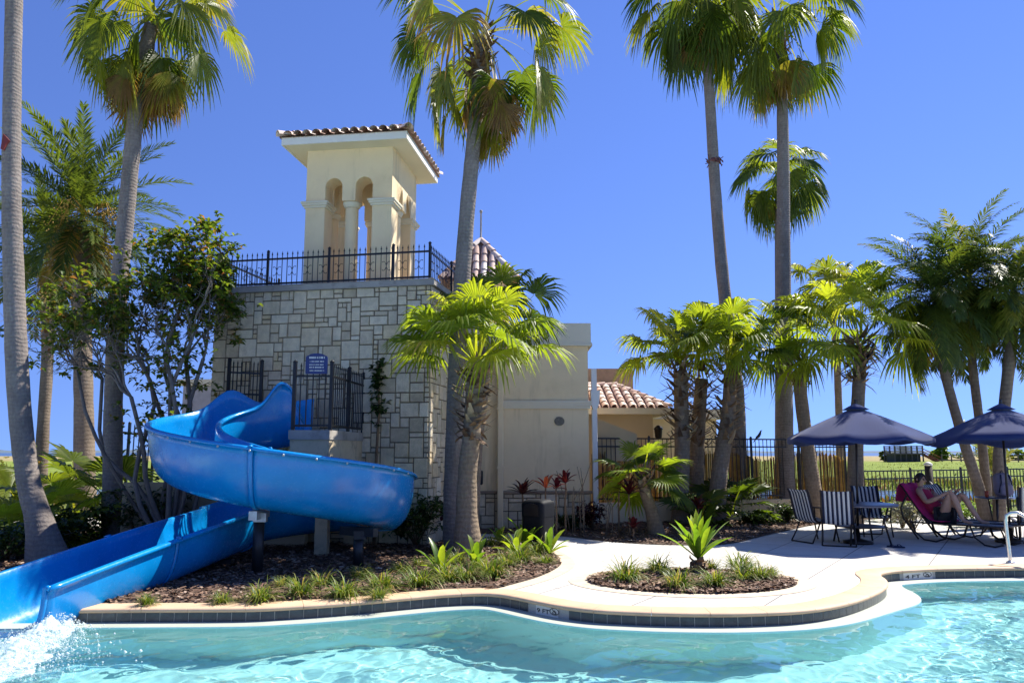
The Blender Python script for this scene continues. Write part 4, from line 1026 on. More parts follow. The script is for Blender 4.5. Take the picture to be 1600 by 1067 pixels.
fan_palm('fan_palm', 'bright green bushy fan palm with ragged brown boots in front of the stone corner', [(732, 872), (729, 800), (731, 730), (737, 680), (743, 584)], [48, 33, 29, 28, 27], 12.6, dict(at=(744, 566), n=24, pet=.88, L=.72, **{**SH, 'els': (86, 8)}), boot=((735, 690), (744, 588), 34, 70, 60), tm=m_tr_tan, group=SG, seed=21, cm=m_bright)
fan_palm('fan_palm', 'darker fan palm half hidden behind the bright bushy one at the stone corner', [(735, 850), (744, 700), (762, 540)], [24, 20, 18], 15.2, dict(at=(766, 545), n=13, pet=1.2, L=.74, **{**SH, 'els': (84, 15), 'tint': (.1, .5)}), tm=m_tr_tan, group=SG, seed=22)
fan_palm('fan_palm', 'bushy fan palm nearest the tile roof with thick ragged boots', [(1063, 822), (1064, 760), (1066, 690), (1063, 580)], [30, 25, 24, 22], 18.4, dict(at=(1062, 566), n=19, pet=1.0, L=.84, **{**SH, 'els': (87, 2)}), boot=((1066, 690), (1062, 580), 36, 62, 60), tm=m_tr_tan, group=SG, seed=23, cm=m_bright)
fan_palm('fan_palm', 'bushy fan palm pressed close behind its neighbour, dark trunk in shade', [(1088, 818), (1088, 760), (1090, 690), (1096, 592)], [26, 23, 22, 20], 19.2, dict(at=(1097, 578), n=10, pet=.9, L=.76, **{**SH, 'tint': (.2, .6)}), boot=((1089, 700), (1097, 592), 34, 56, 50), tm=m_tr_tan, group=SG, seed=24)
fan_palm('fan_palm', 'bushy fan palm on a slightly bent trunk with a spiky collar of boots', [(1120, 822), (1122, 760), (1130, 700), (1139, 640), (1141, 578)], [30, 25, 24, 22, 20], 18.2, dict(at=(1141, 562), n=19, pet=1.0, L=.84, **{**SH, 'els': (87, 2)}), boot=((1131, 695), (1141, 578), 34, 60, 60), tm=m_tr_tan, group=SG, seed=25, cm=m_bright)
fan_palm('fan_palm', 'bushy fan palm rising behind the first blue umbrella', [(1335, 800), (1337, 700), (1341, 620), (1344, 560)], [26, 22, 20, 19], 17.4, dict(at=(1344, 540), n=23, pet=1.2, L=.86, **{**SH, 'els': (88, -8)}), boot=((1340, 600), (1344, 540), 30, 66, 60), tm=m_tr_tan, group=SG, seed=26, cm=m_bright)
fan_palm('fan_palm', 'fan palm with a drooping collar and leaning trunk left of the first umbrella', [(1278, 806), (1265, 720), (1255, 650), (1247, 580)], [26, 21, 20, 19], 18.6, dict(at=(1246, 560), n=16, pet=1.1, L=.82, **{**SH, 'els': (86, -5), 'tint': (.15, .65)}), boot=((1250, 606), (1246, 560), 26, 46, 40), tm=m_tr_tan, group=SG, seed=27)
fan_palm('fan_palm', 'slender fan palm with a stiff upright frond behind the first umbrella', [(1313, 780), (1311, 650), (1306, 540), (1300, 490)], [13, 11, 10, 10], 23, dict(at=(1299, 480), n=16, pet=1.15, L=.9, **{**SH, 'els': (88, -10), 'tint': (.2, .7)}), tm=m_tr_tan, group=SG, seed=28)
fan_palm('fan_palm', 'small young fan palm with a curved stout trunk by the red leaved shrubs', [(1027, 840), (1020, 806), (1008, 768), (1004, 752)], [28, 21, 17, 15], 15.9, dict(at=(1004, 752), n=15, pet=.5, L=.58, **{**SH, 'els': (75, -12), 'tipdroop': .3, 'tint': (.2, .6)}), boot=((1008, 768), (1004, 748), 18, 26, 20), tm=m_tr_tan, group=SG, seed=29, cm=m_bright)
# dark ring of rope on the leaning tall trunk and a red tag on the left trunk
rp_ = at(1116, 252, 20.0); mb = MB()
for k in range(26):
    q = random.uniform(0, 2 * PI); mb.tube([rp_ + Vector((.15 * math.cos(q), .15 * math.sin(q), random.uniform(-.08, .08))), rp_ + Vector((.24 * math.cos(q + .3), .24 * math.sin(q + .3), random.uniform(-.16, .14)))], .012, 4)
mb.lathe([(.158, -.05), (.17, 0), (.158, .05)], rp_, 14); tag(mb.build('bird_spike_ring', mat('rust', (.13, .05, .05), .8)), 'ragged rusty band tied round the leaning tall palm trunk', 'band')
rg_ = at(8, 222, 11.45); mb = MB(); mb.poly3([rg_ + Vector((-.03, -.02, .13)), rg_ + Vector((.075, -.02, .02)), rg_ + Vector((.03, -.02, -.05)), rg_ + Vector((0, -.02, -.14)), rg_ + Vector((-.05, -.02, -.12))], (0, .03, 0))
tag(mb.build('red_tag', mat('dark_red', (.16, .02, .015), .6)), 'dark red tag fixed to the left edge palm trunk', 'tag')
# ------------------------------------------------------------------ feather palms
def feather_palm(name, label, pp, ws, Y, c, kw, tm=m_tr_date, group=None, seed=1, extra=None):
    P = px_trunk(pp, Y); root = thing(name, P[0] + UP * .03, label, 'palm tree', group)
    trunk(P, rad_px(ws, Y), seed).build('trunk', tm, root)
    feather_crown(seed, at(*c, Y), **kw).build('crown', m_feather, root)
    if extra: extra(root, Y)
    return root
m_fruit = mat('orange_fruit', (.42, .24, .03), .6, .3, 20)
def fruit(root, Y):
    rs = np.random.default_rng(4); mb = MB(); c = at(140, 335, Y - .3)
    for k in range(26):
        az = rs.uniform(0, 2 * PI); ln = rs.uniform(.5, 1.1); h = Vector((math.cos(az), math.sin(az), 0)); o = c + h * .15
        mid = o + h * ln * .55 + UP * .25; e = o + h * ln * .9 - UP * rs.uniform(.1, .7); mb.tube([o, mid, e], [.016, .012, .008], 5)
        for q in range(12):
            f = mid.lerp(e, rs.uniform(.2, 1.1)) + Vector(rs.normal(0, .06, 3)); mb.lathe([(0, -.03), (.024, 0), (0, .03)], f, 5)
    mb.build('fruit_stalks', m_fruit, root)
def pineapple(px0, px1, w):
    def f(root, Y): boots(at(*px0, Y), at(*px1, Y), w[0] / 2 / FPX * Y, w[1] / 2 / FPX * Y, 90, 77, .2).build('leaf_boots', m_boot, root)
    return f
DK = dict(els=(82, -42), bend=.8, nl=52, lw=.024, ll=.56, hang=.2)
def both(*fs):
    def f(root, Y):
        for g_ in fs: g_(root, Y)
    return f
feather_palm('date_palm', 'large date palm with orange fruit stalks behind the left trunks', [(133, 800), (131, 650), (129, 520), (128, 360)], [34, 28, 26, 26], 21, (128, 335), dict(n=58, L=3.0, dry=8, **DK), group='date palms on the left', seed=31, extra=both(fruit, pineapple((129, 470), (128, 360), (28, 46))))
feather_palm('date_palm', 'thinner date palm with a swollen brown neck at the far left', [(64, 760), (68, 660), (74, 560), (75, 430)], [19, 18, 17, 20], 25, (72, 400), dict(n=44, L=3.1, dry=10, **DK), group='date palms on the left', seed=32, extra=pineapple((74, 545), (74, 430), (24, 46)))
QK = dict(n=64, L=2.0, els=(82, -66), bend=1.2, nl=46, lw=.019, ll=.4, hang=.4, vee=14, dry=2, tint=(.15, .72))
QG = 'slender feather palms by the second umbrella'
feather_palm('feather_palm', 'feather palm with the most leaning of the three slender trunks', [(1540, 800), (1530, 765), (1506, 690), (1482, 605), (1464, 530), (1462, 480)], [20, 17, 15, 14, 14, 14], 17.2, (1462, 470), QK, group=QG, seed=41)
feather_palm('feather_palm', 'feather palm with the middle, thinnest slender trunk', [(1550, 800), (1542, 765), (1533, 680), (1523, 600), (1515, 520), (1515, 450)], [17, 14, 13, 13, 12, 12], 17.6, (1515, 440), QK, group=QG, seed=42)
feather_palm('feather_palm', 'feather palm with the rightmost, thickest slender trunk', [(1560, 800), (1561, 720), (1570, 630), (1582, 520), (1585, 470)], [20, 17, 17, 17, 17], 17.0, (1586, 460), {**QK, 'n': 50}, group=QG, seed=43)
feather_palm('feather_palm', 'young yellow green palm with upright fronds below the second umbrella', [(1553, 800), (1553, 765), (1553, 745)], [16, 14, 12], 20.5, (1553, 745), dict(n=11, L=1.6, els=(86, 55), bend=.55, nl=26, lw=.022, ll=.4, hang=.2, vee=20, tint=(.6, .74)), group=QG, seed=44)
# ------------------------------------------------------------------ ground hugging fan palms
PG = 'low palmettos'
def palmetto(label, c, Y, n, L, pet, seed, els=(80, 5), tint=(.2, .7), m=None):
    g = at(*c, Y); g.z = 0; o = fan_crown(seed, (g.x, g.y, .12), n, els, pet, L, tint, nseg=22, spread=.08, tipdroop=.22, droop=.3).build('palmetto', m or m_fan, None, loc=g)
    return tag(o, label, 'palmetto', PG)
palmetto('tall palmetto with a big dark fan left of the second trunk', (120, 800), 15.8, 16, .85, 1.35, 51, tint=(.2, .6))
palmetto('sunlit yellow green palmetto between the two left trunks', (112, 830), 14.6, 14, .72, .75, 52, tint=(.4, .8), m=m_bright)
palmetto('small bright palmetto at the far left edge behind the grey trunk', (24, 830), 13.4, 12, .6, .6, 53, tint=(.4, .8), m=m_bright)
palmetto('wide palmetto behind the leaning grey trunk at far left', (40, 800), 17, 14, .8, .9, 54)
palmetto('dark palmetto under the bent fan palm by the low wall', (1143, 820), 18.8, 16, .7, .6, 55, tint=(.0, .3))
palmetto('low palmetto between the two close bushy palm trunks', (1092, 822), 17.6, 10, .6, .45, 56, tint=(.1, .4))
# ------------------------------------------------------------------ furniture
m_navy = None
def canvas_mat():
    m, t, out = nodes_of('navy_canvas'); b = N(t, 'ShaderNodeBsdfPrincipled'); b.inputs['Roughness'].default_value = .9; b.inputs['Specular IOR Level'].default_value = .15
    n1 = noise(t, 2.2, 4); n2 = noise(t, 220, 2)
    c = ramp(t, n1, [(.3, (.022, .038, .14)), (.7, (.033, .054, .18))]); t.links.new(c, b.inputs['Base Color'])
    b.inputs['Sheen Weight'].default_value = .3; t.links.new(bump(t, n2, .3, .003), b.inputs['Normal'])
    tr = N(t, 'ShaderNodeBsdfTranslucent'); tr.inputs[0].default_value = (.06, .10, .32, 1); ms = N(t, 'ShaderNodeMixShader'); ms.inputs[0].default_value = .35
    t.links.new(b.outputs[0], ms.inputs[1]); t.links.new(tr.outputs[0], ms.inputs[2]); t.links.new(ms.outputs[0], out.inputs[0]); return m
m_canvas = canvas_mat()
m_bronze = mat('dark_bronze', (.045, .035, .03), .4, .2, 9, 70, .1, .002, metal=.5)
m_stripe = mat('striped_sling', (.5, .5, .5), .8, .06, 8, 240, .2, .002, tint=[(0, (.014, .018, .045)), (.49, (.014, .018, .045)), (.51, (.66, .65, .60)), (1, (.66, .65, .60))])
def umbrella(label, apx, base, Y, r_, rot, wav, seed):
    ap = at(*apx, Y); ft = at(*base, Y); ft.z = 0
    root = thing('patio_umbrella', ft, label, 'umbrella', 'navy umbrellas on the pool deck'); rs = np.random.default_rng(seed)
    ax = (ap - ft).normalized(); MB().tube([ft + UP * .02, ap + UP * .02], .021, 12).build('pole', m_bronze, root)
    hgt_ = .56; ns = 8; PK = []
    for k in range(ns * 6 + 1):
        a = rot + 2 * PI * k / (ns * 6); f = (k % 6) / 6; mid = math.sin(PI * f)
        col_ = []
        for q in (0.03, .12, .3, .5, .7, .87, 1.0):
            rr_ = r_ * q * (1 - .055 * mid * q); z = -hgt_ * (q ** 1.12) + .0 - .05 * mid * q * q - (wav * .05 * math.sin(a * 3 + seed) * q * q)
            col_.append(ap + Vector((math.cos(a) * rr_, math.sin(a) * rr_, z)))
        e = col_[-1]; col_.append(e + Vector((math.cos(a) * .012, math.sin(a) * .012, -.075 - .02 * mid)))
        PK.append(col_)
    MB().grid(np.array([[tuple(p) for p in c] for c in PK])).build('canopy', m_canvas, root, solid=.004)
    vt = MB(); vt.lathe([(.24, -.07), (.12, .0), (.02, .05)], ap + UP * .03, 16); vt.build('vent_cap', m_canvas, root)
    MB().lathe([(.02, 0), (.03, .03), (.018, .05), (.026, .075), (0, .1)], ap + UP * .07, 10).build('finial', m_bronze, root)
    for k in range(ns):
        a = rot + 2 * PI * k / ns; h = Vector((math.cos(a), math.sin(a), 0))
        m2 = MB(); m2.bar(ap - UP * .04, ap + h * r_ * .98 - UP * (hgt_ + .02), .016); m2.bar(ft + ax * ((ap - ft).length - .62), ap + h * r_ * .5 - UP * (hgt_ * .46 + .03), .012)
        m2.build('rib', m_bronze, root)
    MB().lathe([(.26, 0), (.26, .05), (.05, .09), (.035, .3), (0, .3)], ft, 20).build('base', m_bronze, root)
    return root
umbrella('navy patio umbrella standing over the round table with striped chairs', (1337, 637), (1341, 848), 14.55, 1.28, R(12), .3, 2)
umbrella('navy patio umbrella at the right edge with rippled canopy, over the loungers', (1564, 637), (1578, 830), 14.7, 1.32, R(30), 1.3, 5)
# round table
tc = at(1343, 788, 14.55)
tb = thing('patio_table', (tc.x, 14.55, 0), 'round dark patio table under the first navy umbrella', 'table')
MB().lathe([(.06, 0), (.64, 0), (.66, .012), (.66, .03), (.64, .04), (.06, .04)], (tc.x, 14.55, tc.z - .02), 36).build('table_top', mat('table_top', (.16, .15, .17), .35, .15, 9, 90, .1, .002), tb)
for k in range(4):
    a = PI / 4 + k * PI / 2; h = Vector((math.cos(a), math.sin(a), 0)); o = Vector((tc.x, 14.55, 0))
    MB().tube([o + h * .5 + UP * (tc.z - .03), o + h * .42 + UP * .4, o + h * .52 + UP * .0], .018, 8).build('leg', m_bronze, tb)
MB().lathe([(.44, 0), (.455, .01), (.44, .02)], (tc.x, 14.55, .3), 24).build('stretcher_ring', m_bronze, tb)
def sling(prof, x0, x1, n=13):
    """striped cloth along the profile [(y,z)...]"""
    P = smooth_path([(0, y, z) for y, z in prof], 16); mb = MB(); e = np.linspace(x0, x1, n + 1)
    for k in range(n):
        u = np.linspace(e[k], e[k + 1], 3); G = np.zeros((16, 3, 3)); G[:, :, 0] = u[None]; G[:, :, 1] = P[:, 1:2]
        bow = -.018 * (1 - ((u - (x0 + x1) / 2) / ((x1 - x0) / 2)) ** 2); G[:, :, 2] = P[:, 2:3] + bow[None]
        mb.grid(G, 1.0 if k % 2 else 0.0)
    return mb, P
def make_chair():
    root = thing('patio_chair', (0, 0, 0), '', 'chair', 'striped sling chairs round the table')
    prof = [(.27, .40), (.2, .43), (.0, .40), (-.17, .385), (-.24, .45), (-.30, .68), (-.37, .95), (-.40, .98)]
    mb, P = sling(prof, -.25, .25); mb.build('sling', m_stripe, root, solid=.006)
    for s_ in (-1, 1):
        MB().tube([(s_ * .262, p[1], p[2]) for p in P], .014, 8).build('side_rail', m_bronze, root)
        MB().tube([(s_ * .265, .2, .42), (s_ * .27, .24, .2), (s_ * .275, .28, .012)], .014, 8).build('leg', m_bronze, root)
        MB().tube([(s_ * .265, -.12, .4), (s_ * .27, -.22, .2), (s_ * .28, -.34, .012)], .014, 8).build('leg', m_bronze, root)
        MB().tube([(s_ * .27, -.31, .66), (s_ * .285, -.2, .65), (s_ * .29, .15, .63), (s_ * .285, .24, .6), (s_ * .27, .23, .42)], .014, 8).build('armrest', m_bronze, root)
    MB().tube([(-.28, -.34, .014), (.28, -.34, .014)], .014, 8).build('floor_bar', m_bronze, root)
    MB().tube([(-.26, .1, .37), (.26, .1, .37)], .012, 8).build('stretcher', m_bronze, root)
    return root
ch = make_chair()
def facing(dx, dy): return math.atan2(-dx, dy)
g = gr(1312, 851); ch.location = (g.x, g.y + .02, 0); ch.rotation_euler = (0, 0, facing(.38, .92)); ch['label'] = 'striped sling chair showing its back to the pool, nearest the camera at the table'
g = gr(1276, 846); dup(ch, (g.x, g.y, 0), facing(.93, .35), 'striped sling chair at the left end of the table, seen from the side')
g = at(1362, 790, 15.75); dup(ch, (g.x, 15.75, 0), facing(-.1, -1), 'striped sling chair facing the pool from the far side of the table')
# loungers (local +Y towards the feet)
def make_lounger():
    root = thing('sun_lounger', (0, 0, 0), '', 'sun lounger', 'striped loungers on the right of the deck')
    m1, P1 = sling([(1.28, .36), (.7, .35), (.05, .34)], -.31, .31, 15); m1.build('seat_sling', m_stripe, root, solid=.006)
    m2, P2 = sling([(.03, .345), (-.12, .5), (-.32, .78), (-.46, 1.0), (-.5, 1.03)], -.31, .31, 15); m2.build('back_sling', m_stripe, root, solid=.006)
    for s_ in (-1, 1):
        x = s_ * .325
        MB().tube([(x, 1.3, .36), (x, .7, .35), (x, 0, .34), (x, -.35, .34)], .016, 8).build('side_rail', m_bronze, root)
        MB().tube([(x, p[1], p[2]) for p in P2], .015, 8).build('back_rail', m_bronze, root)
        MB().tube([(x, -.3, .34), (x, -.26, .16), (x, -.1, .03), (x, .12, .014), (x, .3, .08), (x, .4, .34)], .016, 8).build('leg', m_bronze, root)
        MB().tube([(x, .75, .35), (x, .82, .15), (x, .98, .03), (x, 1.15, .014), (x, 1.3, .06)], .016, 8).build('leg', m_bronze, root)
        MB().tube([(x * 1.02, -.38, .84), (x * 1.08, -.5, .6), (x * 1.1, -.46, .4), (x * 1.06, -.32, .2), (x * 1.04, -.2, .03)], .018, 8).build('armrest', m_bronze, root)
    MB().tube([(-.325, 1.3, .36), (.325, 1.3, .36)], .016, 8).build('foot_bar', m_bronze, root)
    return root
lg = make_lounger()
L1 = Vector((8.12, 15.0, 0)); R1 = facing(.55, -.83); lg.location = L1; lg.rotation_euler = (0, 0, R1); lg['label'] = 'striped lounger with a woman reclining on a bright pink towel'
dup(lg, (8.70, 15.4, 0), facing(.55, -.83), 'empty striped lounger directly behind the woman in pink')
dup(lg, (9.78, 14.6, 0), facing(.45, .9), 'striped lounger at the right edge, its raised back towards the pool')
M1 = Matrix.Translation(L1) @ Matrix.Rotation(R1, 4, 'Z')
def l1(x, y, z): return M1 @ Vector((x, y, z))
# towel
m_pink = mat('pink_towel', (.55, .016, .14), .95, .12, 5, 160, .6, .008)
G = []
for (y, z) in [(-.60, .70), (-.60, .84), (-.565, 1.0), (-.52, 1.075), (-.45, 1.05), (-.33, .84), (-.13, .555), (.0, .40), (.12, .375), (.3, .385)]:
    G.append([tuple(l1(x, y + .012 * math.sin(x * 17 + z * 9), z + .014 * math.sin(x * 23 + y * 7))) for x in np.linspace(-.345, .345, 15)])
tw_ = MB().grid(np.array(G)).build('beach_towel', m_pink, None, solid=.012, subd=1); tag(tw_, 'bright pink towel draped over the back of the occupied lounger', 'towel')
# ------------------------------------------------------------------ people
def skin_obj(name, joints, edges, root_i, material, parent, sub=2):
    """joints: [(point, radius)], edges index pairs -> skinned body surface"""
    me = bpy.data.meshes.new(name); o = bpy.data.objects.new(name, me); COL.objects.link(o)
    base = world_of(parent) if parent is not None else Vector(joints[root_i][0])
    me.from_pydata([tuple(Vector(p) - base) for p, _ in joints], edges, []); me.update()
    if parent is not None: o.parent = parent
    else: o.location = base
    md = o.modifiers.new('skin', 'SKIN'); md.use_smooth_shade = True; md.branch_smoothing = .6
    sv = me.skin_vertices[0].data
    for i, (_, r_) in enumerate(joints):
        sv[i].radius = r_ if hasattr(r_, '__len__') else (r_, r_); sv[i].use_root = (i == root_i)
    ms_ = o.modifiers.new('sub', 'SUBSURF'); ms_.levels = sub; ms_.render_levels = sub
    # bake to a plain mesh so that the figure is one continuous surface
    dg = bpy.context.evaluated_depsgraph_get(); me2 = bpy.data.meshes.new_from_object(o.evaluated_get(dg)); o.modifiers.clear(); o.data = me2
    for p_ in me2.polygons: p_.use_smooth = True
    me2.materials.clear(); me2.materials.append(material); return o
def skin_mat(name, c):
    m, t, out = nodes_of(name); b = N(t, 'ShaderNodeBsdfPrincipled'); n1 = noise(t, 14, 4)
    t.links.new(ramp(t, n1, [(.3, sc(c, .88)), (.7, sc(c, 1.1))]), b.inputs['Base Color']); b.inputs['Roughness'].default_value = .5
    b.inputs['Subsurface Weight'].default_value = .12; b.inputs['Subsurface Radius'].default_value = (.02, .008, .004); t.links.new(b.outputs[0], out.inputs[0]); return m
m_skin = skin_mat('skin', (.50, .29, .19)); m_skin2 = skin_mat('tanned_skin', (.42, .20, .11))
m_hair = mat('dark_hair', (.025, .016, .012), .45, .3, 30, 120, .4, .004)
m_top = mat('crimson_top', (.42, .02, .07), .85, .12, 12, 150, .4, .004); m_short = mat('black_shorts', (.012, .012, .014), .8, .1, 12)
def head_parts(c, fwd, up, skin, parent, r_=.098, hairlong=.06):
    fwd, up = Vector(fwd).normalized(), Vector(up).normalized(); up = (up - fwd * up.dot(fwd)).normalized(); sd_ = fwd.cross(up)
    def hp(f, s_, u): return c + fwd * f * r_ + sd_ * s_ * r_ + up * u * r_
    # hair cap
    mb = MB(); P = []
    for i in range(9):
        v = PI * .5 * i / 8 * 1.28; row = []
        for k in range(21):
            a = 2 * PI * k / 20; ex = 1.0 if math.cos(a) < .35 else max(.42, 1 - (math.cos(a) - .35) * .95)
            vv = v * ex; row.append(tuple(hp(math.sin(vv) * math.cos(a) * 1.02 - .06, math.sin(vv) * math.sin(a) * .93, math.cos(vv) * 1.26 + .02)))
        P.append(row)
    mb.grid(np.array(P)); mb.build('hair', m_hair, parent, solid=.012)
    mb = MB(); mb.tube([hp(-.75, 0, .3), hp(-1.05, .05, -.1), hp(-.95, .1, -.8)], [.05, .045, .015], 8); mb.build('hair', m_hair, parent)
    mw, md_ = MATS['white_paint'], m_hair
    for s_ in (-1, 1):
        e = hp(.86, s_ * .36, .12); mb = MB(); mb.lathe([(0, -.011), (.012, -.006), (.014, 0), (.012, .006), (0, .011)], e, 8); mb.build('eye', md_, parent)
        mb = MB(); mb.tube([hp(.9, s_ * .2, .34), hp(.9, s_ * .42, .38), hp(.78, s_ * .58, .3)], .006, 5); mb.build('eyebrow', md_, parent)
        mb = MB(); mb.tube([hp(-.02, s_ * .9, .2), hp(-.12, s_ * 1.0, .1), hp(-.05, s_ * .95, -.22)], [.014, .02, .01], 6); mb.build('ear', skin, parent)
    mb = MB(); mb.tube([hp(.93, 0, .15), hp(1.1, 0, -.16), hp(1.0, 0, -.26)], [.009, .016, .011], 7); mb.build('nose', skin, parent)
    mb = MB(); mb.tube([hp(.84, -.26, -.52), hp(.95, 0, -.5), hp(.84, .26, -.52)], [.004, .009, .004], 6); mb.build('mouth', mat('lips', (.4, .09, .08), .5), parent)
def finger_chain(J, E, palm_i, wrist, palm, nrm, side, curl=.5, r_=.0085):
    d = (palm - wrist).normalized(); L = (.072, .08, .075, .06)
    for k in range(4):
        off = side * (.03 - .02 * k); b = palm + d * .03 + off; q = [b]; dd = d.copy()
        for j in range(3):
            ang = curl * (.5 + .35 * j); dd = (d * math.cos(ang) - nrm * math.sin(ang)).normalized(); q.append(q[-1] + dd * L[k] * (.42, .33, .25)[j])
        prev = palm_i
        for j, p_ in enumerate(q): J.append((p_, r_ * (1.05, 1, .9, .75)[j])); E.append((prev, len(J) - 1)); prev = len(J) - 1
    b = palm - d * .012 + side * .042; J.append((b, .011)); E.append((palm_i, len(J) - 1)); J.append((b + (side * .6 + d * .7).normalized() * .035, .0095)); E.append((len(J) - 2, len(J) - 1)); J.append((b + (side * .35 + d - nrm * .3).normalized() * .062, .008)); E.append((len(J) - 2, len(J) - 1))
wr = thing('person', L1, 'woman in a crimson top and black shorts reclining with knees up on a lounger', 'person')
def figure_woman():
    J, E = [], []
    def j(p, r_, par=None):
        J.append((Vector(p), r_)); 
        if par is not None: E.append((par, len(J) - 1))
        return len(J) - 1
    pel = j(l1(0, .12, .5), .155); wa = j(l1(0, -.06, .62), .135, pel); chs = j(l1(0, -.2, .80), .145, wa); up_ = j(l1(0, -.27, .93), .10, chs); nk = j(l1(.0, -.29, 1.01), .05, up_)
    hd0 = j(l1(0, -.275, 1.08), .078, nk); hd1 = j(l1(0, -.265, 1.15), .095, hd0); hd2 = j(l1(0, -.27, 1.215), .075, hd1)
    for s_ in (-1, 1):                      # +1: near (camera) side is local -x? near side has smaller world Y
        q = .05 if s_ < 0 else -.03
        hip = j(l1(s_ * .1, .17, .47), .108, pel); th_ = j(l1(s_ * .12, .27, .70), .09, hip); kn = j(l1(s_ * .13, .39 + q, .915 - q * .5), .064, th_)
        ca = j(l1(s_ * .13, .49 + q, .69), .06, kn); an = j(l1(s_ * .13, .60 + q * 2, .43), .037, ca)
        j(l1(s_ * .13, .66 + q * 2, .392), .036, an); j(l1(s_ * .135, .78 + q * 2, .385), .026, len(J) - 1)
        sh = j(l1(s_ * .18, -.22, .93), .066, up_); el_ = j(l1(s_ * .29, -.02, .72), .05, sh); fo = j(l1(s_ * .24, .14, .80), .043, el_); w_ = j(l1(s_ * .17, .29, .90), .028, fo)
        pm = j(l1(s_ * .14, .37, .955), (.034, .018), w_)
        wp, pp = J[w_][0], J[pm][0]; n_ = (M1.to_3x3() @ Vector((0, .3, .95))).normalized(); sd_ = (pp - wp).normalized().cross(n_) * (-s_)
        finger_chain(J, E, pm, wp, pp, n_, sd_, .75)
    return J, E
J, E = figure_woman(); skin_obj('body', J, E, 0, m_skin, wr)
fw_ = (M1.to_3x3() @ Vector((.1, .9, -.15))); head_parts(l1(0, -.262, 1.14), fw_, (-.12, 0, 1), m_skin, wr)
skin_obj('top', [(l1(0, .03, .555), .158), (l1(0, -.06, .625), .15), (l1(0, -.2, .805), .158), (l1(0, -.25, .90), .125), (l1(.13, -.23, .925), .072), (l1(-.13, -.23, .925), .072), (l1(.2, -.16, .885), .064), (l1(-.2, -.16, .885), .064)], [(0, 1), (1, 2), (2, 3), (3, 4), (3, 5), (4, 6), (5, 7)], 0, m_top, wr)
skin_obj('shorts', [(l1(0, .12, .505), .168), (l1(.1, .18, .485), .115), (l1(-.1, .18, .485), .115), (l1(.115, .29, .595), .102), (l1(-.115, .29, .595), .102)], [(0, 1), (0, 2), (1, 3), (2, 4)], 0, m_short, wr)
# second person, sitting on the right edge lounger, seen from behind
L3 = Vector((9.78, 14.6, 0)); R3 = facing(.45, .9); M3 = Matrix.Translation(L3) @ Matrix.Rotation(R3, 4, 'Z')
def l3(x, y, z): return M3 @ Vector((x, y, z))
pr = thing('person', L3, 'person with dark hair and bare shoulders sitting against the right edge lounger back', 'person')
J, E = [], []
def j(p, r_, par=None):
    J.append((Vector(p), r_))
    if par is not None: E.append((par, len(J) - 1))
    return len(J) - 1
pel = j(l3(0, .18, .5), .15); wa = j(l3(0, .04, .66), .13, pel); chs = j(l3(0, -.09, .86), .14, wa); up_ = j(l3(0, -.15, 1.0), .10, chs); nk = j(l3(0, -.15, 1.08), .05, up_)
h0 = j(l3(0, -.13, 1.15), .078, nk); h1 = j(l3(0, -.12, 1.22), .095, h0); h2 = j(l3(0, -.125, 1.285), .075, h1)
for s_ in (-1, 1):
    hip = j(l3(s_ * .1, .22, .47), .1, pel); th_ = j(l3(s_ * .11, .48, .46), .085, hip); kn = j(l3(s_ * .12, .72, .47), .06, th_); ca = j(l3(s_ * .12, .92, .43), .055, kn); an = j(l3(s_ * .12, 1.14, .40), .035, ca); j(l3(s_ * .13, 1.2, .48), .026, an)
    sh = j(l3(s_ * .18, -.12, .98), .062, up_); el_ = j(l3(s_ * .27, .02, .76), .046, sh); w_ = j(l3(s_ * .2, .26, .62), .028, el_); pm = j(l3(s_ * .17, .34, .6), (.034, .018), w_)
    n_ = Vector((0, 0, 1)); wp, pp = J[w_][0], J[pm][0]; finger_chain(J, E, pm, wp, pp, n_, (pp - wp).normalized().cross(n_) * (-s_), .5)
skin_obj('body', J, E, 0, m_skin2, pr); head_parts(l3(0, -.118, 1.21), M3.to_3x3() @ Vector((.2, 1, -.05)), (0, 0, 1), m_skin2, pr)
skin_obj('swimsuit', [(l3(0, .18, .505), .162), (l3(0, .04, .665), .14), (l3(0, -.085, .85), .15)], [(0, 1), (1, 2)], 0, m_short, pr)
# ------------------------------------------------------------------ side table, backpack, cup
sc_ = at(1553, 776, 15.5); st = thing('side_table', (sc_.x, 15.5, 0), 'small black side table between the loungers holding a grey backpack', 'table')
MB().lathe([(0, 0), (.33, 0), (.345, .01), (.345, .022), (.33, .03), (0, .03)], (sc_.x, 15.5, sc_.z - .03), 28).build('table_top', mat('smoked_top', (.10, .11, .15), .25, .1, 9), st)
for k in range(3):
    a = k * 2.09 + .4; h = Vector((math.cos(a), math.sin(a), 0)); MB().tube([Vector((sc_.x, 15.5, sc_.z - .03)) + h * .1, Vector((sc_.x, 15.5, .3)) + h * .05, Vector((sc_.x, 15.5, 0.012)) + h * .3], .016, 8).build('leg', m_bronze, st)
bpk = thing('backpack', (sc_.x + .17, 15.46, sc_.z), 'grey lavender backpack with dark straps standing on the side table', 'backpack')
def blob(mb, c, a, b, h, n=20, m=9, pw_=.55):
    prof_ = []
    for i in range(m + 1):
        v = -PI / 2 + PI * i / m; row = []
        for k in range(n + 1):
            q = 2 * PI * k / n; cs, sn = math.cos(q), math.sin(q); f = lambda x: math.copysign(abs(x) ** pw_, x)
            row.append((c[0] + a * f(math.cos(v)) * f(cs), c[1] + b * f(math.cos(v)) * f(sn), c[2] + h / 2 * f(math.sin(v))))
        prof_.append(row)
    return mb.grid(np.array(prof_))
m_bag = mat('grey_nylon', (.24, .22, .30), .75, .15, 9, 140, .4, .004); m_bagd = mat('navy_nylon', (.02, .025, .06), .7, .15, 9)
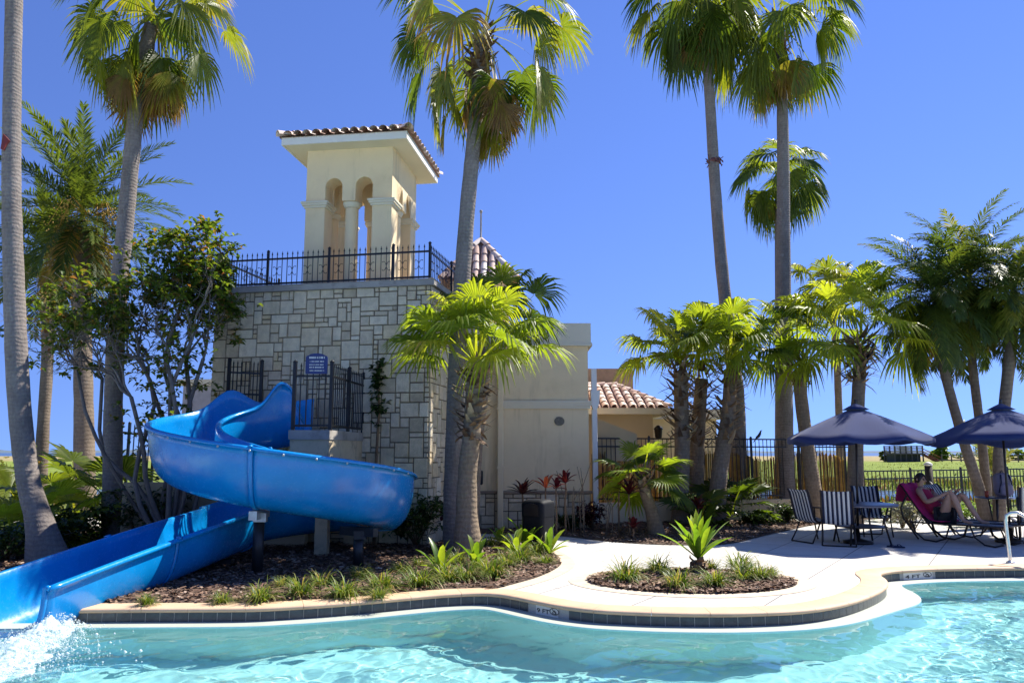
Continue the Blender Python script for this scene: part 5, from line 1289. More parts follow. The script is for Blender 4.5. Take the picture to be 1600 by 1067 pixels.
bc = Vector((sc_.x + .17, 15.46, sc_.z + .235)); mb = MB(); blob(mb, bc, .165, .10, .47); mb.build('bag_body', m_bag, bpk)
mb = MB(); blob(mb, bc + Vector((0, -.10, -.09)), .13, .045, .24); mb.build('front_pocket', m_bag, bpk)
for s_ in (-1, 1): MB().tube([bc + Vector((s_ * .08, -.09, .2)), bc + Vector((s_ * .1, -.125, .05)), bc + Vector((s_ * .14, -.09, -.15))], .014, 6).build('strap', m_bagd, bpk)
MB().tube([bc + Vector((-.04, 0, .22)), bc + Vector((0, 0, .28)), bc + Vector((.04, 0, .22))], .01, 6).build('top_handle', m_bagd, bpk)
cpm = MB(); cpm.lathe([(.03, 0), (.04, .12), (.036, .12), (.027, .01), (0, .01)], (sc_.x - .2, 15.4, sc_.z), 14); tag(cpm.build('drink_cup', mat('red_plastic', (.5, .08, .04), .4)), 'small red drink cup on the black side table', 'cup')
# sandals
for k, (px_, rz) in enumerate(((1396, .5), (1406, .15))):
    g = gr(px_, 855); so_ = thing('sandal', (g.x, g.y, 0), ('dark sandal lying on the deck, the left one of the pair near the table', 'dark sandal lying on the deck, the right one of the pair near the lounger')[k], 'sandal', 'pair of sandals on the deck')
    c, s_ = math.cos(rz), math.sin(rz)
    ol = [(g.x + c * x - s_ * y, g.y + s_ * x + c * y) for x, y in [(.045 * math.cos(q) * (1 - .18 * math.sin(q + .3)), .13 * math.sin(q)) for q in np.linspace(0, 2 * PI, 18)[:-1]]]
    MB().prism(ol, .004, .024).build('sole', m_bagd, so_)
    def sp(x, y, z): return (g.x + c * x - s_ * y, g.y + s_ * x + c * y, z)
    MB().tube([sp(-.04, -.01, .02), sp(-.015, .04, .05), sp(0, .07, .024), sp(.015, .04, .05), sp(.04, -.01, .02)], .007, 6).build('strap', m_bagd, so_)
# ------------------------------------------------------------------ pool handrail
hb = gr(1579, 879); hr_ = thing('pool_handrail', hb, 'pale steel pool handrail at the right edge of the pool', 'handrail')
tz = at(1575, 800, hb.y).z
m_steel = mat('stainless_steel', (.72, .70, .66), .28, .06, 20, 90, .05, .001, metal=.75)
def hpth(dx): return [hb + Vector((dx, 0, .0)), hb + Vector((dx - .02, 0, tz - .14)), hb + Vector((dx + .0, -.02, tz - .04)), hb + Vector((dx + .08, -.08, tz)), hb + Vector((dx + .17, -.16, tz - .05)), hb + Vector((dx + .42, -.62, tz - .42)), hb + Vector((dx + .62, -1.05, -.15))]
MB().tube([tuple(p) for p in smooth_path(hpth(0), 30)], .026, 12).build('rail', m_steel, hr_)
MB().tube([tuple(p) for p in smooth_path([p + Vector((.62, .12, 0)) for p in hpth(0)], 30)], .026, 12).build('rail', m_steel, hr_)
for dx, dy in ((0, 0), (.62, .12)): MB().lathe([(.06, 0), (.06, .012), (.03, .03)], hb + Vector((dx, dy, .002)), 14).build('floor_flange', m_steel, hr_)
# ------------------------------------------------------------------ litter bin
g = gr(842, 861); bz = at(842, 781, g.y).z; bn = thing('litter_bin', (g.x, g.y + .25, 0), 'black domed litter bin at the end of the planting bed', 'litter bin')
def rsq(w_, n=6, rr_=.08, rot=R(-33)):
    o = []
    for k, (sx, sy) in enumerate(((1, 1), (-1, 1), (-1, -1), (1, -1))):
        for q in range(n + 1):
            a = k * PI / 2 + q / n * PI / 2; x, y = sx * (w_ - rr_) + rr_ * math.cos(a), sy * (w_ - rr_) + rr_ * math.sin(a)
            o.append((x * math.cos(rot) - y * math.sin(rot), x * math.sin(rot) + y * math.cos(rot)))
    return o
bx, by = g.x, g.y + .25
def loft(stack):
    P = [[(bx + x, by + y, z) for x, y in rsq(w_, rr_=min(.08, w_ * .5))] for w_, z in stack]; P = [r_ + [r_[0]] for r_ in P]; mb = MB().grid(np.array(P)); mb.add(P[-1][:-1], [tuple(range(len(P[-1]) - 1))]); return mb
m_bin = mat('black_plastic', (.008, .009, .012), .6, .25, 20, 160, .5, .004, spec=.2)
loft([(.2, .02), (.215, .06), (.222, bz - .3), (.222, bz - .28)]).build('bin_body', m_bin, bn)
loft([(.228, bz - .285), (.232, bz - .08), (.222, bz - .04), (.17, bz - .008), (.08, bz), (.02, bz)]).build('lid', m_bin, bn)
rot = R(-33); fx, fy = Vector((math.cos(rot), math.sin(rot), 0)), Vector((-math.sin(rot), math.cos(rot), 0)); o = Vector((bx, by, 0)) - fy * .234
mb = MB(); mb.poly3([o + fx * .15 + UP * (bz - .27), o + fx * .15 + UP * (bz - .13)] + [o + fx * .15 * math.cos(q) + UP * (bz - .13 + .07 * math.sin(q)) for q in np.linspace(.2, PI - .2, 8)] + [o - fx * .15 + UP * (bz - .13), o - fx * .15 + UP * (bz - .27)], -fy * .012)
mb.build('flap', mat('bin_flap', (.006, .006, .007), .3), bn)
# slim post with a meter box by the beige wall
g = at(747, 800, 16.6); mb = MB(); mb.box(g.x - .03, g.x + .03, 16.57, 16.63, 0, 1.0); mp_ = thing('service_post', (g.x, 16.6, 0), 'slim black post with a small box beside the palm trunk and beige wall', 'post'); mb.build('post', m_black, mp_)
MB().obox((g.x - .1, 16.5, .98), (.2, 0, 0), (0, .18, 0), (0, 0, .3), bev=.02).build('box', m_black, mp_)
# ------------------------------------------------------------------ low fence towards the river, bollard, birds
qa, qb = Vector((FB.x + .05, FB.y - .1, 0)), Vector((18.5, 24.9, 0)); psl = [tuple(qa.lerp(qb, k / 5)[:2]) for k in range(6)]
spear_fence('river_fence', 'low black metal fence between the loungers and the river', [(tuple(qa[:2]), tuple(qb[:2]))], 0.0, 1.2, .15, psl, rails=(.08, .8, .97), spear=False, bar=.02)
b_ = at(1450, 724, 19.6); bo = thing('bollard_post', (b_.x, 19.6, 0), 'thick dark round post with a white cap at the river fence', 'bollard')
MB().tube([(b_.x, 19.6, -.02), (b_.x, 19.6, b_.z - .05)], .088, 16).build('post', mat('dark_timber', (.035, .025, .02), .8, .3, 8, 40, .5, .01), bo)
MB().lathe([(.1, 0), (.1, .05), (.03, .1), (0, .1)], (b_.x, 19.6, b_.z - .055), 16).build('cap', m_white, bo)
MB().tube([(b_.x - .05, 19.5, .95), (b_.x + .03, 19.42, .8), (b_.x + .16, 19.3, .62), (b_.x + .3, 19.2, .55)], .014, 6).build('rope', m_white, bo)
def bird(label, p, h, s_):
    h = Vector(h).normalized(); p = Vector(p); root = thing('bird', p, label, 'bird'); c = p + UP * .09 * s_
    pts_ = [c - h * .34 * s_ - UP * .10 * s_, c - h * .2 * s_ - UP * .05 * s_, c - h * .1 * s_, c + h * .0, c + h * .08 * s_ + UP * .05 * s_, c + h * .12 * s_ + UP * .11 * s_, c + h * .15 * s_ + UP * .14 * s_, c + h * .19 * s_ + UP * .145 * s_]
    MB().tube(pts_, [.006 * s_, .022 * s_, .05 * s_, .062 * s_, .054 * s_, .036 * s_, .03 * s_, .012 * s_], 12).build('body', mat('black_plumage', (.012, .012, .02), .4, .3, 30), root)
    MB().tube([c + h * .185 * s_ + UP * .145 * s_, c + h * .25 * s_ + UP * .135 * s_], [.011 * s_, .002], 7).build('beak', m_bagd, root)
    sd_ = h.cross(UP)
    for q in (-1, 1): MB().tube([c + sd_ * .02 * q - UP * .03, p + sd_ * .02 * q], .005, 5).build('leg', m_bagd, root)
pb = FA + (FB - FA) * ((at(1202, 683, FY + .8).x - FA.x) / (FB.x - FA.x)) - fn * .1
bird('black bird perched on top of the tall fence', (pb.x, pb.y, zft - .0), (.8, .3, .5), .62)
pb = at(1360, 560, 17.1); bird('black bird clinging to the shaggy palm boots behind the umbrella', pb, (.5, -.3, .9), .8)
# ------------------------------------------------------------------ far pier on the marsh
PY = 180.0
def fp(x, y, Y=PY): return at(x, y, Y)
a_, b_ = fp(1399, 721), fp(1442, 708); ob = thing('observation_deck', (a_.x, PY, a_.z), 'far raised timber viewing deck with railings and a flag on the marsh', 'viewing deck')
m_timber = mat('weathered_timber', (.10, .085, .075), .9, .25, .8, 6, .2, .02); m_redt = mat('red_timber', (.30, .09, .06), .9, .2, .8)
zb, zd, ztp = a_.z - .3, fp(1399, 708).z, fp(1399, 696).z
MB().box(a_.x - .2, b_.x + .4, PY - .3, PY + 5.3, zd - .3, zd).build('deck_floor', m_timber, ob)
MB().box(a_.x + .4, b_.x - .2, PY + .8, PY + 5, zb, zd - .3).build('under_screen', mat('shade_screen', (.06, .065, .06), .9, .3, .6), ob)
for i in range(6):
    x = a_.x + (b_.x - a_.x) * i / 5
    for y in (PY, PY + 5): MB().box(x - .12, x + .12, y - .12, y + .12, zb, ztp).build('deck_post', m_timber, ob)
mp = mat('pale_timber', (.34, .31, .29), .9)
for y in (PY, PY + 5):
    mb = MB()
    for z in (zd + .5, zd + 1.1, ztp - .1): mb.box(a_.x, b_.x, y - .06, y + .06, z - .07, z + .07)
    for i in range(40):
        x = a_.x + (b_.x - a_.x) * (i + .5) / 40; mb.box(x - .03, x + .03, y - .03, y + .03, zd - .02, ztp - .1)
    mb.build('railing', mp, ob)
s0_, s1_ = fp(1440, 706), fp(1470, 722); mb = MB()
for i in range(12):
    k = i / 12; x = s0_.x + (s1_.x - s0_.x) * k; z = zd + (zb - zd) * k; mb.box(x, x + .5, PY - .2, PY + 1.4, z - .2, z)
mb.bar((s0_.x, PY - .2, zd + 1.2), (s1_.x, PY - .2, zb + 1.2), .14); mb.bar((s0_.x, PY - .2, zd + .5), (s1_.x, PY - .2, zb + .5), .14)
mb.build('stairs', m_redt, ob)
fl = thing('flag', fp(1402, 697), 'small striped flag on a pole at the corner of the viewing deck', 'flag'); fo_ = fp(1402, 697)
MB().tube([fo_, fo_ + UP * 1.9], .05, 6).build('flag_pole', m_white, fl)
mb = MB()
for i in range(7): mb.add([fo_ + UP * (.9 + .13 * i), fo_ + Vector((1.1, .2, 1.05 + .13 * i)), fo_ + Vector((1.1, .2, 1.18 + .13 * i)), fo_ + UP * (1.03 + .13 * i)], [(0, 1, 2, 3)], (i % 2) * .6 + .1)
mb.build('flag_cloth', mat('flag_cloth', (.5, .5, .5), .8, .02, 5, tint=[(0, (.5, .03, .04)), (.35, (.5, .03, .04)), (.45, (.75, .73, .72)), (.8, (.75, .73, .72)), (1, (.75, .73, .72))]), fl, solid=.02)
mb = MB(); mb.box(fo_.x + .02, fo_.x + .5, fo_.y - .06, fo_.y + .06, fo_.z + 1.38, fo_.z + 1.82); mb.build('canton', mat('flag_blue', (.03, .05, .25), .8), fl)
bw = thing('boardwalk', (s1_.x, PY, zb), 'long timber boardwalk with rails leading right from the viewing deck', 'boardwalk')
xe = 150.0; MB().box(s1_.x - .3, xe, PY - .6, PY + .9, zb + .5, zb + .75).build('walkway', m_timber, bw)
mb = MB(); mb.box(s1_.x, xe, PY - .6, PY - .5, zb + 1.75, zb + 1.9)
for i in range(24):
    x = s1_.x + (xe - s1_.x) * i / 23; mb.box(x - .12, x + .12, PY - .65, PY - .5, zb - .4, zb + 1.9); 
    if i % 6 == 2: mb.box(x + 1.4, x + 1.64, PY - .65, PY - .5, zb - .4, zb + 2.1)
mb.build('railing', mat('brown_timber', (.16, .12, .10), .9), bw)
# ------------------------------------------------------------------ small plants
m_grass = leafmat('liriope_blade', [(0, (.035, .075, .012)), (.45, (.10, .16, .02)), (.75, (.20, .24, .045)), (.9, (.32, .26, .11)), (1, (.38, .28, .15))], .5, .35, 1.9)
m_lance = leafmat('lance_leaf', [(0, (.05, .11, .012)), (.5, (.11, .20, .02)), (1, (.22, .28, .03))], .35, .45, 2.2)
m_ti = leafmat('red_leaf', [(0, (.03, .012, .014)), (.4, (.09, .012, .022)), (.7, (.26, .025, .035)), (.85, (.58, .13, .05)), (1, (.66, .32, .24))], .35, .5, 1.8)
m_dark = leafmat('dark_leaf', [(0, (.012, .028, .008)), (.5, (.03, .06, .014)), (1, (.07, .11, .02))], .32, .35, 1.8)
m_mid = leafmat('tree_leaf', [(0, (.025, .05, .010)), (.45, (.06, .10, .015)), (.75, (.13, .17, .02)), (.88, (.20, .10, .04)), (1, (.16, .06, .03))], .32, .45, 2.2)
def blades(mb, rs, c, n, L, w_, spread, tint=(.1, .7), up=(45, 88), stiff=.6, dryfrac=.08, r0=.05):
    c = np.array(c)
    for i in range(n):
        az = rs.uniform(0, 2 * PI); el = R(rs.uniform(*up)); ln = L * rs.uniform(.65, 1.15); K = 4
        h = np.array([math.cos(az), math.sin(az), 0]); z = np.array([0, 0, 1.0]); s_ = np.array([-h[1], h[0], 0])
        p = c + h * rs.uniform(0, r0) + s_ * rs.uniform(-r0, r0); e = el; V = []; b = (1 - stiff) * rs.uniform(1.2, 2.6)
        for k in range(K + 1):
            ww = w_ * (1 - (k / K) ** 1.6) * (.7 if k == 0 else 1) + .0006; V += [p - s_ * ww, p + s_ * ww]
            p = p + (h * math.cos(e) + z * math.sin(e)) * ln / K; e -= b / K * (1 + k * .5)
        t_ = rs.uniform(.85, 1) if rs.random() < dryfrac else rs.uniform(*tint)
        F = [(2 * k, 2 * k + 1, 2 * k + 3, 2 * k + 2) for k in range(K)]
        mb.add(np.array(V), F, np.clip(t_ + np.repeat(np.linspace(-.1, .12, K + 1), 2), 0, 1), True)
    return mb
def ground(px, py): g_ = gr(px, py, .02); return g_
protos = []
for k in range(4):
    rs = np.random.default_rng(200 + k); mb = MB(); blades(mb, rs, (0, 0, 0), 150, .34, .0075, 0, (.15, .85), (14, 86), .32, .13, .08)
    protos.append(mb)
def clump(px, py, s_, label, group, k, rz):
    g = ground(px, py)
    if 'obj' not in protos[k].__dict__:
        o = protos[k].build('grass_clump', m_grass, None, loc=(0, 0, 0)); protos[k].obj = o; o.location = g; o.rotation_euler = (0, 0, rz); o.scale = (s_,) * 3
    else:
        o = protos[k].obj.copy(); COL.objects.link(o); o.location = g; o.rotation_euler = (0, 0, rz); o.scale = (s_, s_, s_ * random.uniform(.85, 1.1))
    tag(o, label, 'grass clump', group)
G1_, G2_ = 'grass clumps along the pool edge bed', 'grass clumps in the island bed'
BED = [(230, 944, .5), (347, 941, .55), (408, 938, .85), (442, 916, .6), (470, 930, .95), (502, 915, .8), (538, 931, 1.0), (562, 903, .8), (598, 922, 1.1), (627, 893, .75), (655, 914, 1.15), (655, 884, .7), (690, 893, 1.05), (700, 909, .95), (728, 906, 1.0), (748, 888, .85), (768, 901, 1.15), (790, 884, .9), (812, 877, 1.1), (838, 866, 1.0), (765, 853, .85), (790, 851, .75), (852, 880, .7), (590, 934, .6), (715, 880, .8)]
for i, (x, y, s_) in enumerate(BED):
    clump(x, y, s_ * 1.05, 'green strappy grass clump in the mulch bed along the tan pool coping', G1_, i % 4, i * 1.7)
for i, (x, y, s_) in enumerate([(978, 906, 1.15), (1029, 893, .95), (1060, 918, .95), (1119, 915, .95), (1112, 889, .6), (1156, 890, 1.05), (1184, 904, .95), (1162, 906, .9), (1205, 900, .6)]):
    clump(x, y, s_ * 1.12, 'green strappy grass clump in the oval island bed of bark mulch', G2_, (i + 1) % 4, i * 2.3)
def lance_plant(name, label, cat, px, py, n, L, w_, up, stiff, m, tint, seed, stem=0, z0=.0, group=None, stemr=.05, Y=None):
    rs = np.random.default_rng(seed); g = ground(px, py); root = thing(name, g, label, cat, group)
    if stem:
        mbs = MB(); k = 5
        mbs.tube([g + Vector((rs.normal() * .006, rs.normal() * .006, stem * q / k)) for q in range(k + 1)], np.linspace(stemr * 1.15, stemr * .8, k + 1), 10); mbs.build('stem', m_boot, root)
        if stemr > .04: boots(g, g + UP * stem, stemr, stemr * 1.3, 26, seed, .09).build('leaf_boots', m_boot, root)
    mb = MB()
    c = np.array(g) + np.array([0, 0, stem])
    for i in range(n):
        az = i * 2.39996 + rs.normal() * .25; el = R(up[0] + (up[1] - up[0]) * ((i + .5) / n) + rs.normal() * 5); ln = L * rs.uniform(.75, 1.12); K = 7
        h = np.array([math.cos(az), math.sin(az), 0]); z = np.array([0, 0, 1.0]); s_ = np.array([-h[1], h[0], 0]); p = c.copy(); e = el; V = []; tt = []; t_ = rs.uniform(*tint)
        for k in range(K + 1):
            u = k / K; ww = w_ * (.28 + 1.0 * math.sin(PI * min(1, u * .92 + .06)) ** .8) * (1 if u < .98 else .05); d = h * math.cos(e) + z * math.sin(e); nr = -h * math.sin(e) + z * math.cos(e)
            V += [p - s_ * ww + nr * ww * .35, p, p + s_ * ww + nr * ww * .35]; tt += [t_ + .06, t_ - .06, t_ + .06]; p = p + d * ln / K; e -= (1 - stiff) * 1.5 / K * (.4 + u * 1.6)
        F = []
        for k in range(K): a = 3 * k; F += [(a, a + 1, a + 4, a + 3), (a + 1, a + 2, a + 5, a + 4)]
        mb.add(np.array(V), F, np.clip(tt, 0, 1), True)
    mb.build('foliage', m, root); return root
lance_plant('lance_leaved_plant', 'bright green plant with upright sword leaves in the middle of the island bed', 'plant', 1092, 893, 22, .68, .038, (88, 32), .72, m_lance, (.25, .95), 301, stem=.16, stemr=.085)
BLG = 'broad leaved plants in the pool edge bed'
for i, (x, y, n, L, lb) in enumerate([(742, 884, 9, .52, 'bright broad leaved plant just in front of the bushy palm trunk'), (688, 898, 8, .5, 'broad leaved plant with a darker green blade left of the palm trunk'), (822, 858, 12, .62, 'leggy yellow green plant with upright stems beside the litter bin'), (858, 866, 9, .5, 'low yellow green plant at the foot of the litter bin'), (780, 846, 8, .34, 'small yellow green plant behind the bed by the beige wall'), (806, 868, 10, .5, 'dense yellowish leafy plant in the tip of the planting bed')]):
    lance_plant('broad_leaved_plant', lb, 'plant', x, y, n, L, .04, (86, 30), .6, m_lance, (.1, 1.0), 310 + i, group=BLG)
TIG = 'red leaved canes by the walls'
for i, (x, y, st, n, L, tn, lb) in enumerate([(817, 835, .80, 20, .36, (0, .35), 'dark maroon leaved cane plant left of the litter bin by the stone base'), (853, 835, .92, 7, .36, (.72, .92), 'orange red leaved cane plant right behind the litter bin'), (884, 835, 1.02, 10, .32, (.2, .6), 'tall thin cane plant with crimson leaves under the round vent'), (870, 836, .92, 9, .30, (.4, .7), 'slim crimson topped cane plant between two taller canes'), (968, 832, .98, 20, .4, (.5, 1.0), 'pink and red leaved cane plant left of the small curved palm'), (984, 836, .8, 14, .4, (.15, .5), 'dark red leaved cane plant touching the small curved palm'), (1092, 828, .45, 12, .34, (.1, .5), 'dark purple leaved plant between the two bushy palm trunks'), (693, 846, .45, 16, .4, (0, .3), 'very dark red leaved plant at the foot of the stone corner'), (990, 842, .2, 10, .26, (.25, .6), 'low dull red leaved plant at the edge of the mulch bed')]):
    lance_plant('red_leaved_plant', lb, 'plant', x, y, n, L, .034, (84, 8), .55, m_ti, tn, 330 + i, stem=st, stemr=.019, group=TIG)
# bare thin canes
for i, (x, y, h_) in enumerate([(895, 834, 1.3), (908, 834, 1.5), (949, 836, 1.1)]):
    g = ground(x, y); rs = np.random.default_rng(360 + i); mb = MB()
    for q in range(4):
        a = g + Vector((rs.normal() * .05, rs.normal() * .04, 0)); mb.tube([a, a + Vector((rs.normal() * .05, 0, h_ * .5)), a + Vector((rs.normal() * .12, rs.normal() * .05, h_ * rs.uniform(.6, 1)))], [.011, .009, .006], 6)
    tag(mb.build('bare_canes', m_tr_tan), ('cluster of bare thin canes against the stone base near the vent', 'tallest cluster of bare thin canes near the white downspout', 'short cluster of bare canes below the tall fence')[i], 'canes', 'bare canes by the wall')
# leafy shrubs: short stems with many small leaves
def leaves(mb, rs, C, n, L, w_, tint):
    """n leaves scattered on the points C (m,3)"""
    m_ = len(C); P = C[rs.integers(0, m_, n)]; az = rs.uniform(0, 2 * PI, n); el = rs.uniform(-.5, 1.0, n); ln = L * rs.uniform(.6, 1.2, n)
    d = np.stack([np.cos(az) * np.cos(el), np.sin(az) * np.cos(el), np.sin(el)], 1); s_ = np.stack([-np.sin(az), np.cos(az), rs.normal(0, .3, n)], 1); W = w_ * rs.uniform(.7, 1.2, n)
    nr = np.cross(d, s_); mid = P + d * (ln * .5)[:, None]; tip = P + d * ln[:, None] - np.array([0, 0, 1]) * (ln * .25)[:, None]
    V = np.stack([P, mid + s_ * W[:, None] + nr * (W * .3)[:, None], tip, mid - s_ * W[:, None] + nr * (W * .3)[:, None], mid], 1)
    o = np.arange(n) * 5; F = [(a, a + 1, a + 4) for a in o] + [(a + 1, a + 2, a + 4) for a in o] + [(a + 4, a + 2, a + 3) for a in o] + [(a, a + 4, a + 3) for a in o]
    mb.add(V.reshape(-1, 3), F, np.repeat(np.clip(rs.uniform(tint[0], tint[1], n), 0, 1), 5), False)
def shrub(label, c, r_, h_, n, seed, m, L=.09, w_=.022, tint=(0, 1), group='shrubs', stems=9, cat='shrub'):
    rs = np.random.default_rng(seed); c = Vector(c); root = thing('shrub', c, label, cat, group); ms_ = MB(); C = []
    for i in range(stems):
        az = rs.uniform(0, 2 * PI); k = rs.uniform(.15, 1) ** .6; e = c + Vector((math.cos(az) * r_ * k, math.sin(az) * r_ * k, h_ * rs.uniform(.55, 1.0)))
        mid = c.lerp(e, .5) + Vector((rs.normal() * .05, rs.normal() * .05, h_ * .1)); ms_.tube([c, mid, e], [.016, .011, .005], 5)
        for q in range(7):
            p0 = mid.lerp(e, q / 6 * 1.05); 
            for _ in range(4): C.append(np.array(p0) + rs.normal(0, .1 * (r_ + h_) / 1.2, 3))
    C = np.array(C); C[:, 2] = np.maximum(C[:, 2], c.z + .05)
    ms_.build('stems', m_boot, root); mb = MB(); leaves(mb, rs, C, n, L, w_, tint); mb.build('foliage', m, root); return root
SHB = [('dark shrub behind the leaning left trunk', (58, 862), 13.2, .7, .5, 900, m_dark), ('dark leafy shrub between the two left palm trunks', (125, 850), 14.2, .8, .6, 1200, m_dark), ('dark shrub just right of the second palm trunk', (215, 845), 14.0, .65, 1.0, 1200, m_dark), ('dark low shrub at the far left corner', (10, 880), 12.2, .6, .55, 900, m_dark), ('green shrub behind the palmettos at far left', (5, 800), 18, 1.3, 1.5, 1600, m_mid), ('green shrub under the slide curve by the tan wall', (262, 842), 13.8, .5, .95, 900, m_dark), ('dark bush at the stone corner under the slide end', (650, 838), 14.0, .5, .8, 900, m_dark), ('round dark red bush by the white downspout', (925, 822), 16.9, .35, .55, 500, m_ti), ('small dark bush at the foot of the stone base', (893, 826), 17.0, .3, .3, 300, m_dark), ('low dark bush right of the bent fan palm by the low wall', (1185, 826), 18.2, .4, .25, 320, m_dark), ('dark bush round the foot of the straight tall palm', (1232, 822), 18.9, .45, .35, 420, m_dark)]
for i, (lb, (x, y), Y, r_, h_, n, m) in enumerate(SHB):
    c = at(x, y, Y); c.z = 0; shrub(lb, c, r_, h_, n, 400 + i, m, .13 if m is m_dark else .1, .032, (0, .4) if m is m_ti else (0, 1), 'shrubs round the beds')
m_silver = leafmat('silver_leaf', [(0, (.20, .21, .15)), (.5, (.42, .41, .33)), (1, (.62, .58, .50))], .6, .3, 1.2)
for i, (lb, x, Y, r_, h_, m) in enumerate([('pale silvery shrub behind the pink towel lounger', 1425, 16.6, .42, .62, m_silver), ('pale silvery shrub left of the pink towel', 1408, 17.4, .4, .5, m_silver), ('green shrub at the river fence right of the table', 1385, 19.2, .5, .55, m_lance), ('yellow green shrub behind the lounger foot', 1523, 17.6, .4, .55, m_lance), ('yellow green shrub below the young feather palm', 1552, 17.8, .4, .5, m_lance), ('green shrub behind the empty lounger', 1490, 18.6, .5, .5, m_lance)]):
    c = at(x, 800, Y); c.z = 0; shrub(lb, c, r_, h_, 700, 430 + i, m, .1, .02, (0, .9), 'shrubs along the river fence')
# tall broad leaved plants at the slide end
lance_plant('bird_of_paradise', 'tall dark broad leaved plant between the slide and the stone corner', 'plant', 655, 838, 13, .85, .085, (86, 40), .6, m_dark, (.1, .7), 371, stem=.95, stemr=.022, group=None)
lance_plant('bird_of_paradise', 'dark broad leaved plant rising above the right end of the slide', 'plant', 602, 834, 11, .8, .08, (86, 45), .62, m_dark, (.0, .6), 372, stem=1.15, stemr=.022)
cl = at(588, 700, 14.35); cl.z = 0; rs = np.random.default_rng(373); cr_ = thing('climbing_plant', cl, 'narrow green climbing plant up the stone wall beside the slide platform', 'plant')
mb = MB(); mb.tube([cl, cl + UP * 1.4, cl + Vector((.03, 0, 2.4)), cl + Vector((.0, 0, 3.25))], [.03, .028, .022, .012], 8); mb.build('stem', m_boot, cr_)
C = np.array([tuple(cl + Vector((rs.normal() * .06, -.04 + rs.normal() * .04, rs.uniform(2.1, 3.3)))) for _ in range(40)]); mb = MB(); leaves(mb, rs, C, 160, .17, .05, (.1, .9)); mb.build('foliage', m_dark, cr_)
# ------------------------------------------------------------------ branching tree by the slide
tr0 = at(272, 800, 13.4); tr0.z = 0; tree = thing('broadleaf_tree', tr0, 'sparse broadleaf tree with many pale bare branches left of the stone tower', 'tree')
rs = np.random.default_rng(91); tw_mb = MB(); ends = []
m_bark = mat('pale_bark', (.155, .13, .11), .9, .25, 8, 50, .4, .006)
def target(px, py, dy): return at(px, py, 13.4 + dy)
def limb(p, q, r0, r1, wob=.05):
    p, q = Vector(p), Vector(q); L = (q - p).length; pts_ = [p]
    for k in (.33, .66): pts_.append(p.lerp(q, k) + Vector(rs.normal(0, wob * L, 3)) + UP * .04 * L * math.sin(PI * k))
    pts_.append(q); P = smooth_path(pts_, 9); tw_mb.tube([Vector(v) for v in P], np.linspace(r0, r1, 9), 7 if r0 > .02 else 5); return P
def grow(p, d, L, r_, lvl, bare):
    q = Vector(p) + d * L; P = limb(p, q, r_, r_ * .62, .06)
    if lvl == 0: ends.append((q, d, bare)); return
    n = 2 + (rs.random() < .6)
    for k in range(n):
        base = Vector(P[rs.integers(5, 9)]) if k else q
        nd = (d + Vector(rs.normal(0, .55, 3)) + UP * .12).normalized(); grow(base, nd, L * rs.uniform(.62, .85), r_ * .6, lvl - 1, bare)
mains = [((205, 620), -.3, .045, 1), ((232, 590), .3, .045, 0), ((262, 570), -.2, .045, 0), ((290, 560), .4, .05, 0), ((318, 560), .1, .045, 0), ((160, 590), .5, .04, 1), ((215, 560), 0, .04, 1), ((278, 490), .3, .04, 0), ((120, 570), .2, .035, 1), ((300, 530), -.3, .04, 0)]
for (px, py), dy, r_, bare in mains:
    b = tr0 + Vector((rs.normal() * .12, rs.normal() * .1, -.03)); q = target(px, py, dy); limb(b, q, r_ * 1.1, r_ * .75, .05)
    d0 = (q - b).normalized()
    for k in range(4 if bare else 3):
        nd = (d0 + Vector((rs.normal() * .5 + (-.55 if bare else .0), rs.normal() * .4, rs.normal() * .3 + .1))).normalized(); grow(q, nd, rs.uniform(.55, .8), r_ * .5, 3, bare)
tw_mb.build('trunk', m_bark, tree)
C, CB = [], []
for q, d, bare in ends:
    if bare and rs.random() < .62: continue
    for _ in range(5): C.append(np.array(q) + rs.normal(0, .08, 3))
for (px, py), dy in (((250, 640), -.2), ((300, 600), .3), ((285, 540), -.3), ((240, 690), .2), ((325, 470), .2), ((335, 510), 0), ((300, 430), .2), ((200, 560), .3), ((110, 500), .2), ((255, 590), .3), ((225, 660), 0), ((275, 660), .2)):
    q = target(px, py, dy)
    for _ in range(26): C.append(np.array(q) + rs.normal(0, 1, 3) * np.array([.26, .26, .22]))
mb = MB(); leaves(mb, rs, np.array(C), 10500, .15, .036, (.2, .87)); leaves(mb, rs, np.array(C), 700, .13, .03, (.86, 1)); mb.build('crown', m_mid, tree)
